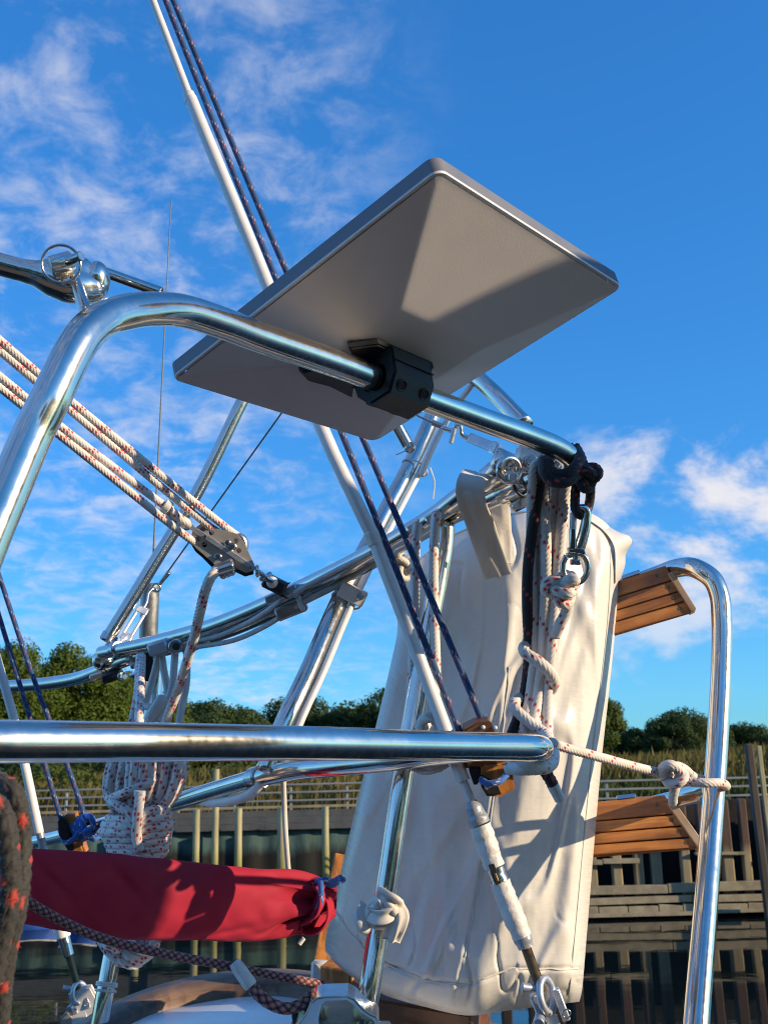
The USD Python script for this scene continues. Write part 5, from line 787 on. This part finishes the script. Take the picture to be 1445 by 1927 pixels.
cx = unit(R + .45 * U); obj('cam_cleat', box(A(422, 1068, dM - .006), (.026, .014, .018), np.array([cx, np.cross(F, cx), F]), .25), 'dull_steel', blo); obj('cam_roller', cyl(A(405, 1076, dM - .012), A(440, 1064, dM - .012), .0062), 'steel', blo)
for k in range(3): obj('cam_tooth', ball(A(420 + 8 * k, 1083 - 3 * k, dM - .008), .0045, 2), 'steel', blo, smooth=True)
obj('shackle', torus(A(484, 1075, dM), unit(R + .2 * F), .0056, .0020), 'steel', blo, smooth=True); obj('shackle', tube(AL([(486, 1076, dM), (496, 1083, dM + .02), (502, 1090, dM + .04), (512, 1094, dM + .06)]), .0032, 10), 'steel', blo, smooth=True); obj('shackle_pin', cyl(A(492, 1090, dM + .02), A(508, 1080, dM + .05), .0030), 'steel', blo)
obj('swivel_bracket', box(A(517, 1100, 1.345), (.030, .022, .018), np.array([unit(R - .5 * U), F, unit(U + .5 * R)]), .3), 'black_plastic', blo); obj('swivel_bracket', ball(A(512, 1096, 1.335), .0075, 2), 'white_plastic', blo, smooth=True); obj('bracket_wing', prism(pl([(520, 1098), (548, 1096), (536, 1106), (532, 1118), (545, 1128), (528, 1122)], (530, 1108), 1.36), A(530, 1108, 1.352), R, U, .004), 'black_plastic', blo)
sp_ = obj('splice', rope(coil(A(309, 950, 1.238), A(318, 957, 1.24), .0066, 4, per=12), .0018, 'white', n=8), 'rope', smooth=True); keys(stage.GetPrimAtPath(sp_), 'tan whipping round the spliced sheet line beside the block', 'whipping')
sl_ = obj('splice_loop', rope(AL([(316, 955, 1.24), (328, 966, 1.25), (342, 978, 1.255), (352, 984, 1.262), (352, 990, 1.275), (340, 986, 1.285), (326, 972, 1.265), (314, 958, 1.245)]), .0050, 'fleck', seed=2), 'rope', smooth=True); keys(stage.GetPrimAtPath(sl_), 'spliced eye of red flecked rope round the block becket', 'rope')
ml([(424, 1070, 1.27), (408, 1074, 1.258), (396, 1088, 1.252), (386, 1112, 1.252), (377, 1148, 1.262), (366, 1196, 1.30), (350, 1250, 1.36), (334, 1300, 1.40), (312, 1360, 1.42), (300, 1420, 1.43), (292, 1500, 1.44)], 'red flecked tail hanging from the block down to the rope hank', 1, r=.0060)

# ---------------- hank of rope hung on the far post
hk = thing('rope_hank', 'big hank of red flecked white rope, wrapped tight and hung from the arch', 'rope hank', A(250, 1820, 1.45)); rr = .0055; rs = np.random.default_rng(3); k = 0
def hs(P, seed, r=rr, kind='fleck3', name='strand', d=1.255): o = obj(name, rope(np.array([A(*(p if len(p) == 3 else (*p, d))) for p in P]), r, kind, seed=seed, start=seed * .0137), 'rope', hk, smooth=True)
for x0, x1, x2, x3, d in ((232, 214, 206, 226, 1.245), (244, 232, 226, 236, 1.230), (250, 246, 242, 244, 1.215), (262, 262, 256, 250, 1.250), (272, 278, 270, 262, 1.225), (286, 300, 292, 268, 1.245), (300, 312, 302, 274, 1.220), (318, 328, 314, 282, 1.240), (338, 342, 326, 290, 1.225), (250, 222, 216, 232, 1.275), (238, 208, 202, 230, 1.260), (268, 254, 250, 248, 1.210), (308, 305, 297, 276, 1.225), (330, 346, 332, 288, 1.255), (292, 286, 280, 266, 1.215), (280, 270, 264, 258, 1.210), (314, 322, 311, 284, 1.225), (342, 336, 322, 286, 1.215), (296, 290, 284, 262, 1.275), (326, 318, 308, 276, 1.265)):
    hs([(270 + (x0 - 270) * .35, 1235, 1.58), (x0, 1355, d + .03), (x1, 1440, d), (x2, 1492, d), (x3, 1548, d + .012), (x3 * .6 + 258 * .4, 1620, d + .02), (x2 * .7 + 75, 1720, d + .02), (x1 * .8 + 42, 1775, d)] if k in (3, 9) else [(x0, 1370, d + .02), (x1, 1440, d), (x2, 1492, d), (x3, 1548, d + .012), (x3 * .6 + 258 * .4, 1620, d + .02)], k); k += 1
for i, (ya, yb, xl, xr_) in enumerate(((1540, 1524, 208, 312), (1552, 1538, 200, 316), (1564, 1553, 196, 319), (1576, 1567, 202, 316), (1587, 1580, 207, 314), (1597, 1593, 211, 312), (1607, 1606, 216, 307))):
    hs([(xl + 8, ya - 3, 1.265), (xl - 2, ya + 2, 1.235), (xl + 22, ya + 3, 1.200), (xl + 55, ya + 3, 1.190), (xr_ - 34, yb + 5, 1.193), (xr_ - 6, yb + 1, 1.215), (xr_, yb - 6, 1.245), (xr_ - 24, yb - 8, 1.275)], 20 + i)
hs([(208, 1505, 1.225), (226, 1497, 1.210), (250, 1487, 1.205), (276, 1474, 1.207), (296, 1464, 1.225)], 31, name='wrap'); hs([(204, 1500, 1.235), (218, 1515, 1.205), (244, 1530, 1.193), (258, 1548, 1.190)], 33, name='wrap'); hs([(264, 1492, 1.190), (262, 1512, 1.185), (258, 1545, 1.179), (257, 1575, 1.179), (262, 1600, 1.183)], 36, name='wrap')
obj('rope_end', cyl(A(263.5, 1500, 1.190), A(264, 1488, 1.191), .0070), 'tape', hk)
for i, (xa, xb, yb) in enumerate(((190, 250, 1800), (200, 262, 1812), (214, 276, 1816), (226, 290, 1806), (240, 296, 1790), (196, 240, 1786))): hs([(xa, 1745, 1.255), (xa + 2, 1772, 1.235), (xa * .7 + xb * .3, yb - 6, 1.225 - .004 * i), (xa * .35 + xb * .65, yb, 1.220), (xb, yb - 22, 1.235), (xb + 4, 1745, 1.255)], 40 + i, name='bight')
for P, lab in (([(302, 1218, 1.60), (296, 1245, 1.595), (284, 1290, 1.59), (272, 1326, 1.58)], 'short pale cord hanging left of the shiny post under the arch'), ([(303, 1222, 1.60), (308, 1260, 1.585), (315, 1300, 1.57), (312, 1345, 1.55)], 'white cord crossing the shiny post under the arch'), ([(330, 1215, 1.58), (328, 1250, 1.57), (322, 1300, 1.555), (296, 1358, 1.53)], 'white cord right of the shiny post under the arch'), ([(352, 1232, 1.56), (350, 1290, 1.54), (342, 1330, 1.53), (334, 1380, 1.51), (326, 1440, 1.49)], 'white line hanging at the right of the group under the arch')):
    o = obj('pale_cord', rope(AL(P), .0052, 'white', n=20), 'rope', smooth=True); keys(stage.GetPrimAtPath(o), lab, 'cord')
obj('cord_end', cyl(A(264, 1329, 1.57), A(284, 1331, 1.56), .0052), 'white_plastic', hk); hs([(272, 1395, 1.53), (284, 1350, 1.53), (302, 1322, 1.535), (306, 1316, 1.54)], 51, r=.0085, kind='white', name='cord_splice')
obj('turning_block', MB().add(cyl(A(306, 1222, 1.585), A(306, 1222, 1.605), .011, n=28)).add(box(A(300, 1218, 1.59), (.03, .03, .02), np.array([unit(R + .3 * U), F, unit(U - .3 * R)]), .3)), 'zinc', ar); obj('turning_block', cyl(A(330, 1217, 1.56), A(334, 1215, 1.585), .0105, n=28), 'steel', ar); obj('sheave', cyl(A(331, 1217, 1.557), A(331, 1217, 1.562), .0055, n=24), 'black_rubber', ar)
obj('hanging_tang', prism([(-.010, -.022), (.010, -.022), (.008, .022), (-.008, .022)], A(278, 1255, 1.62), R, U, .008, bevel=.002), 'black_plastic', ar); obj('end_fitting', cyl(A(325, 1296, 1.6), A(326, 1320, 1.6), .011), 'white_plastic', ar)

# ---------------- shaggy dock line, maroon painter
dl = thing('dock_line', 'thick shaggy black dock line with coral red flecks at the left edge', 'rope', A(15, 1950, .5))
for i, (P, r) in enumerate((([(-25, 1462, .515), (2, 1472, .505), (26, 1492, .50), (38, 1530, .50), (42, 1580, .50), (40, 1650, .495), (32, 1715, .49), (18, 1772, .49), (6, 1850, .49), (-2, 1960, .49)], .0042), ([(-30, 1500, .49), (-4, 1518, .488), (10, 1548, .486), (16, 1600, .485), (20, 1660, .485), (14, 1720, .485), (0, 1780, .485), (-14, 1850, .485)], .0047))):
    v, f, c = rope(AL(P), r, 'fuzzy', seed=i * 5, cells=4, n=36, amp=.30, pk=1.5); obj('strand', (v, f, c), 'rope', dl, smooth=True)
    g = np.random.default_rng(i); nf = 1500; pick = g.integers(0, len(v) - 2, nf); cen_ = spline(AL(P), .004); a = v[pick]; from_ = cen_[np.argmin(((a[:, None, :] - cen_[None]) ** 2).sum(-1), 1)]; nn_ = a - from_; nn_ /= np.linalg.norm(nn_, axis=1, keepdims=True); L = .0008 + .0016 * g.random((nf, 1)); dr = nn_ + g.normal(size=(nf, 3)) * .8; dr /= np.linalg.norm(dr, axis=1, keepdims=True); w = np.cross(dr, g.normal(size=(nf, 3))); w = w / np.linalg.norm(w, axis=1, keepdims=True) * .00010
    vv = np.stack([a - w, a + w, a + dr * L], 1).reshape(-1, 3); o = obj('fibres', (vv, np.arange(3 * nf).reshape(-1, 3), np.repeat(np.clip(c[pick] * 2.2 + .01, 0, .8), 3, 0)), 'rope', dl, kind='stuff')
pt = thing('painter_line', 'maroon and tan braided line with a taped end leading into the chrome chock', 'rope', A(450, 1850, 1.1))
obj('standing_part', rope(AL([(-20, 1652, .90), (36, 1688, .92), (120, 1736, .95), (190, 1766, .975), (300, 1794, 1.01), (430, 1819, 1.045), (520, 1838, 1.065), (600, 1853, 1.085), (650, 1866, 1.09)]), .0042, 'bungee'), 'rope', pt, smooth=True)
obj('tail', rope(AL([(600, 1868, 1.085), (584, 1878, 1.06), (566, 1892, 1.045), (538, 1899, 1.035), (506, 1888, 1.03), (482, 1868, 1.03), (471, 1852, 1.032)]), .0056, 'bungee'), 'rope', pt, smooth=True)
te = spline(AL([(473, 1857, 1.03), (462, 1842, 1.032), (448, 1822, 1.036), (441, 1812, 1.038)]), .002); obj('taped_end', sweep(te, np.interp(np.linspace(0, 1, len(te)), [0, .1, .8, .9, 1], [.0062, .0070, .0068, .0062, .0056]), 20), 'tape', pt, smooth=50); obj('bare_end', cyl(A(443, 1815, 1.0375), A(440, 1810, 1.038), .0050), 'black_rubber', pt)

# ---------------- rope hank, shackle and lashing at the right
h2 = thing('rope_hank', 'long slim hank of red flecked line hanging from the hoop end before the bag', 'rope hank', A(1015, 1450, 1.12)); rq = .0058
def h2s(P, seed, kind='fleck', r=rq, name='strand', **kw): return obj(name, rope(np.array([A(*p) for p in P]), r, kind, seed=seed, **kw), 'rope', h2, smooth=True)
h2s([(1030, 872, 1.10), (1008, 876, 1.085), (1004, 905, 1.09), (1001, 960, 1.10), (1000, 1060, 1.115), (1004, 1160, 1.125), (1006, 1240, 1.125), (998, 1310, 1.12), (988, 1370, 1.10), (985, 1420, 1.09)], 0)
h2s([(1024, 900, 1.10), (1023, 950, 1.10), (1026, 1010, 1.10), (1027, 1090, 1.11), (1024, 1180, 1.118), (1020, 1250, 1.118), (1012, 1310, 1.115), (1002, 1370, 1.10), (998, 1420, 1.09)], 2)
h2s([(1015, 930, 1.115), (1013, 1000, 1.118), (1011, 1100, 1.125), (1013, 1200, 1.13), (1009, 1280, 1.128), (992, 1350, 1.11), (975, 1400, 1.10)], 4)
h2s([(1046, 905, 1.105), (1043, 960, 1.11), (1038, 1010, 1.115), (1034, 1080, 1.12), (1034, 1160, 1.125), (1030, 1240, 1.125), (1020, 1320, 1.12), (1010, 1375, 1.105), (1006, 1425, 1.09)], 1)
h2s([(1066, 890, 1.095), (1062, 940, 1.10), (1056, 1000, 1.105), (1048, 1080, 1.11), (1041, 1170, 1.115), (1035, 1250, 1.115), (1030, 1310, 1.115), (1030, 1370, 1.105), (1033, 1408, 1.08)], 6)
h2s([(1020, 885, 1.085), (1011, 936, 1.095), (1002, 994, 1.10), (993, 1072, 1.112), (992, 1140, 1.12), (995, 1225, 1.128), (988, 1300, 1.13), (975, 1350, 1.115), (962, 1385, 1.10)], 3, 'black', .0056, 'black_strand')
h2s([(1000, 1216, 1.135), (986, 1218, 1.12), (990, 1230, 1.105), (1010, 1243, 1.098), (1030, 1260, 1.098), (1041, 1276, 1.105), (1040, 1294, 1.12), (1028, 1306, 1.13)], 8, name='wrap'); h2s([(988, 1312, 1.135), (972, 1318, 1.12), (970, 1334, 1.10), (992, 1356, 1.092), (1020, 1377, 1.085), (1035, 1398, 1.06), (1041, 1422, 1.02), (1034, 1441, .97), (1014, 1446, .935), (985, 1447, .93), (955, 1445, .94)], 10, name='wrap')
h2s([(955, 1443, .955), (985, 1446, .95), (1012, 1444, .96)], 3, 'black', .005, 'black_strand'); h2s([(1018, 1440, .97), (1025, 1452, .965), (1034, 1466, .965), (1041, 1480, .97)], 5, 'black', .0052, 'black_strand')
obj('whipped_end', cyl(A(1039, 1476, .968), A(1054, 1506, .972), .0056, .0050), 'tape', h2)
h2s([(1070, 1124, 1.09), (1066, 1150, 1.095), (1054, 1175, 1.10), (1044, 1196, 1.108)], 7, name='tail')
# knot under the shackle ring
h2s(trefoil(A(1056, 1106, 1.09), unit(R + .3 * U), unit(U - .3 * R), F, .017) .tolist() and [], 0) if False else obj('knot', rope(trefoil(A(1056, 1108, 1.085), unit(R + .35 * U), unit(U - .35 * R), F, .0155), .0060, 'fleck', closed=True, seed=4), 'rope', h2, smooth=True)
h2s([(1044, 1110, 1.095), (1062, 1098, 1.078), (1076, 1090, 1.072), (1082, 1098, 1.085), (1070, 1112, 1.095)], 6, name='knot'); h2s([(1036, 1102, 1.10), (1050, 1112, 1.075), (1066, 1118, 1.072), (1078, 1110, 1.085)], 2, name='knot')
# snap shackle
sk = thing('snap_hook', 'polished swivel snap hook hanging from a black rope loop', 'snap hook', A(1085, 1100, 1.08)); dS = 1.08
fx = spline(AL([(1079, 968, dS), (1084, 960, dS), (1094, 955, dS), (1103, 960, dS), (1103, 975, dS), (1099, 1000, dS), (1092, 1025, dS), (1088, 1038, dS)]), .001); s = np.linspace(0, 1, len(fx)); obj('hook_body', sweep(fx, np.interp(s, [0, .15, .35, .6, .9, 1], [.0028, .0036, .0046, .0056, .0060, .0056]), 18), 'chrome', sk, smooth=True)
obj('gate', tube(AL([(1079, 966, dS + .002), (1078, 990, dS), (1077, 1010, dS), (1079, 1034, dS)]), .0034, 14), 'zinc', sk, smooth=True); obj('gate_tab', box(A(1077, 1014, dS - .004), (.006, .022, .008), np.array([R, U, F]), .35), 'chrome', sk); obj('hook_foot', box(A(1084, 1036, dS), (.017, .006, .012), np.array([unit(R - .1 * U), U, F]), .35), 'chrome', sk); obj('swivel', cyl(A(1084, 1036, dS), A(1084, 1060, dS), .0034), 'steel', sk); obj('swivel_nut', box(A(1082, 1058, dS), (.010, .006, .010), np.array([R, U, F]), .3), 'steel', sk)
obj('ring', tube(np.vstack([AL([(1066, 1046, dS), (1084, 1043, dS), (1099, 1047, dS), (1105, 1060, dS), (1104, 1078, dS), (1094, 1093, dS), (1081, 1098, dS), (1069, 1092, dS), (1060, 1076, dS), (1060, 1058, dS), (1066, 1046, dS)])]), .0031, 14), 'chrome', sk, smooth=True)
# black lashing on the hoop end
la = thing('lashing', 'black rope lashing with red flecks knotted round the hoop end', 'rope', A(1060, 880, 1.07)); rb = .0060
def las(P, seed, r=rb, name='turn'): obj(name, rope(np.array([A(*p) for p in P]), r, 'black', seed=seed), 'rope', la, smooth=True)
las([(1024, 866, 1.08), (1026, 890, 1.055), (1038, 904, 1.05), (1058, 908, 1.048), (1078, 898, 1.055), (1088, 880, 1.07), (1082, 856, 1.09), (1072, 842, 1.10)], 0); las([(1030, 868, 1.09), (1034, 884, 1.062), (1048, 894, 1.052), (1066, 892, 1.05), (1082, 880, 1.055), (1090, 862, 1.07), (1080, 846, 1.09)], 3); las([(1022, 880, 1.10), (1018, 900, 1.09), (1020, 884, 1.08), (1032, 874, 1.075)], 5)
las([(1080, 840, 1.09), (1090, 858, 1.085), (1096, 880, 1.075), (1094, 900, 1.07)], 6)
obj('knot', rope(trefoil(A(1103, 896, 1.07), R, U, F, .0125), .0054, 'black', closed=True, seed=2), 'rope', la, smooth=True); las([(1088, 896, 1.065), (1100, 886, 1.058), (1112, 892, 1.062), (1114, 904, 1.07), (1104, 910, 1.07), (1092, 904, 1.062)], 4, .0054, name='knot')
las([(1098, 906, 1.075), (1086, 912, 1.075), (1082, 935, 1.076), (1083, 958, 1.078), (1091, 969, 1.08), (1102, 965, 1.088), (1108, 950, 1.088), (1111, 922, 1.082), (1108, 902, 1.075)], 7, .0047, 'loop')
# line from the lower bar to the ladder
ln = thing('ladder_line', 'red flecked line stretched from the lower bar to a bowline round the ladder', 'rope', A(1250, 1480, 1.15))
obj('standing_part', rope(AL([(1038, 1398, 1.03), (1046, 1402, 1.04), (1130, 1426, 1.08), (1200, 1445, 1.12), (1262, 1460, 1.148)]), .0048, 'fleck', seed=1), 'rope', ln, smooth=True)
pc_ = A(1342, 1490, 1.175)
obj('loop', rope(AL([(1275, 1466, 1.145), (1300, 1472, 1.142), (1330, 1474, 1.138), (1356, 1474, 1.148), (1366, 1480, 1.175), (1356, 1474, 1.205), (1330, 1470, 1.21), (1305, 1462, 1.19), (1288, 1448, 1.165), (1272, 1442, 1.148), (1256, 1446, 1.138)]), .0048, 'fleck', seed=3), 'rope', ln, smooth=True)
obj('knot', rope(AL([(1250, 1462, 1.138), (1246, 1448, 1.13), (1260, 1440, 1.125), (1276, 1448, 1.128), (1282, 1462, 1.132), (1272, 1474, 1.136), (1258, 1470, 1.145), (1254, 1456, 1.155)]), .0052, 'fleck', seed=5), 'rope', ln, smooth=True); obj('knot', rope(AL([(1248, 1460, 1.15), (1262, 1476, 1.13), (1280, 1472, 1.125), (1288, 1460, 1.13), (1276, 1450, 1.14)]), .0050, 'fleck', seed=0), 'rope', ln, smooth=True)
obj('tail', rope(AL([(1276, 1470, 1.14), (1270, 1486, 1.138), (1266, 1502, 1.142), (1266, 1512, 1.148)]), .0048, 'white'), 'rope', ln, smooth=True)
# reef lines that hang in the bag's hollow beside the stanchion
for P, sd, lab in (([(786, 985, 1.225), (783, 1010, 1.222), (781, 1060, 1.215), (780, 1150, 1.205), (776, 1250, 1.19), (772, 1340, 1.175), (776, 1420, 1.155), (800, 1446, 1.13), (830, 1444, 1.12)], 2, 'grey flecked line looped over the arch left of the stanchion top'), ([(822, 965, 1.215), (818, 1000, 1.208), (816, 1080, 1.20), (818, 1180, 1.19), (820, 1280, 1.175), (812, 1350, 1.155), (800, 1368, 1.13), (792, 1390, 1.125)], 5, 'grey flecked line hanging right at the stanchion top beside the bag')):
    o = obj('reef_line', rope(AL(P), .0052, 'fleck', seed=sd, n=20), 'rope', smooth=True); keys(stage.GetPrimAtPath(o), lab, 'rope')
for P in ([(790, 1372, 1.12), (800, 1352, 1.11), (818, 1352, 1.108), (826, 1372, 1.11), (810, 1392, 1.115)], [(776, 1440, 1.118), (800, 1448, 1.105), (826, 1442, 1.10), (840, 1434, 1.10)], [(784, 1432, 1.115), (806, 1440, 1.10), (830, 1434, 1.098)]): obj('coil_turn', rope(AL(P), .0056, 'white', n=20), 'rope', h2, smooth=True)
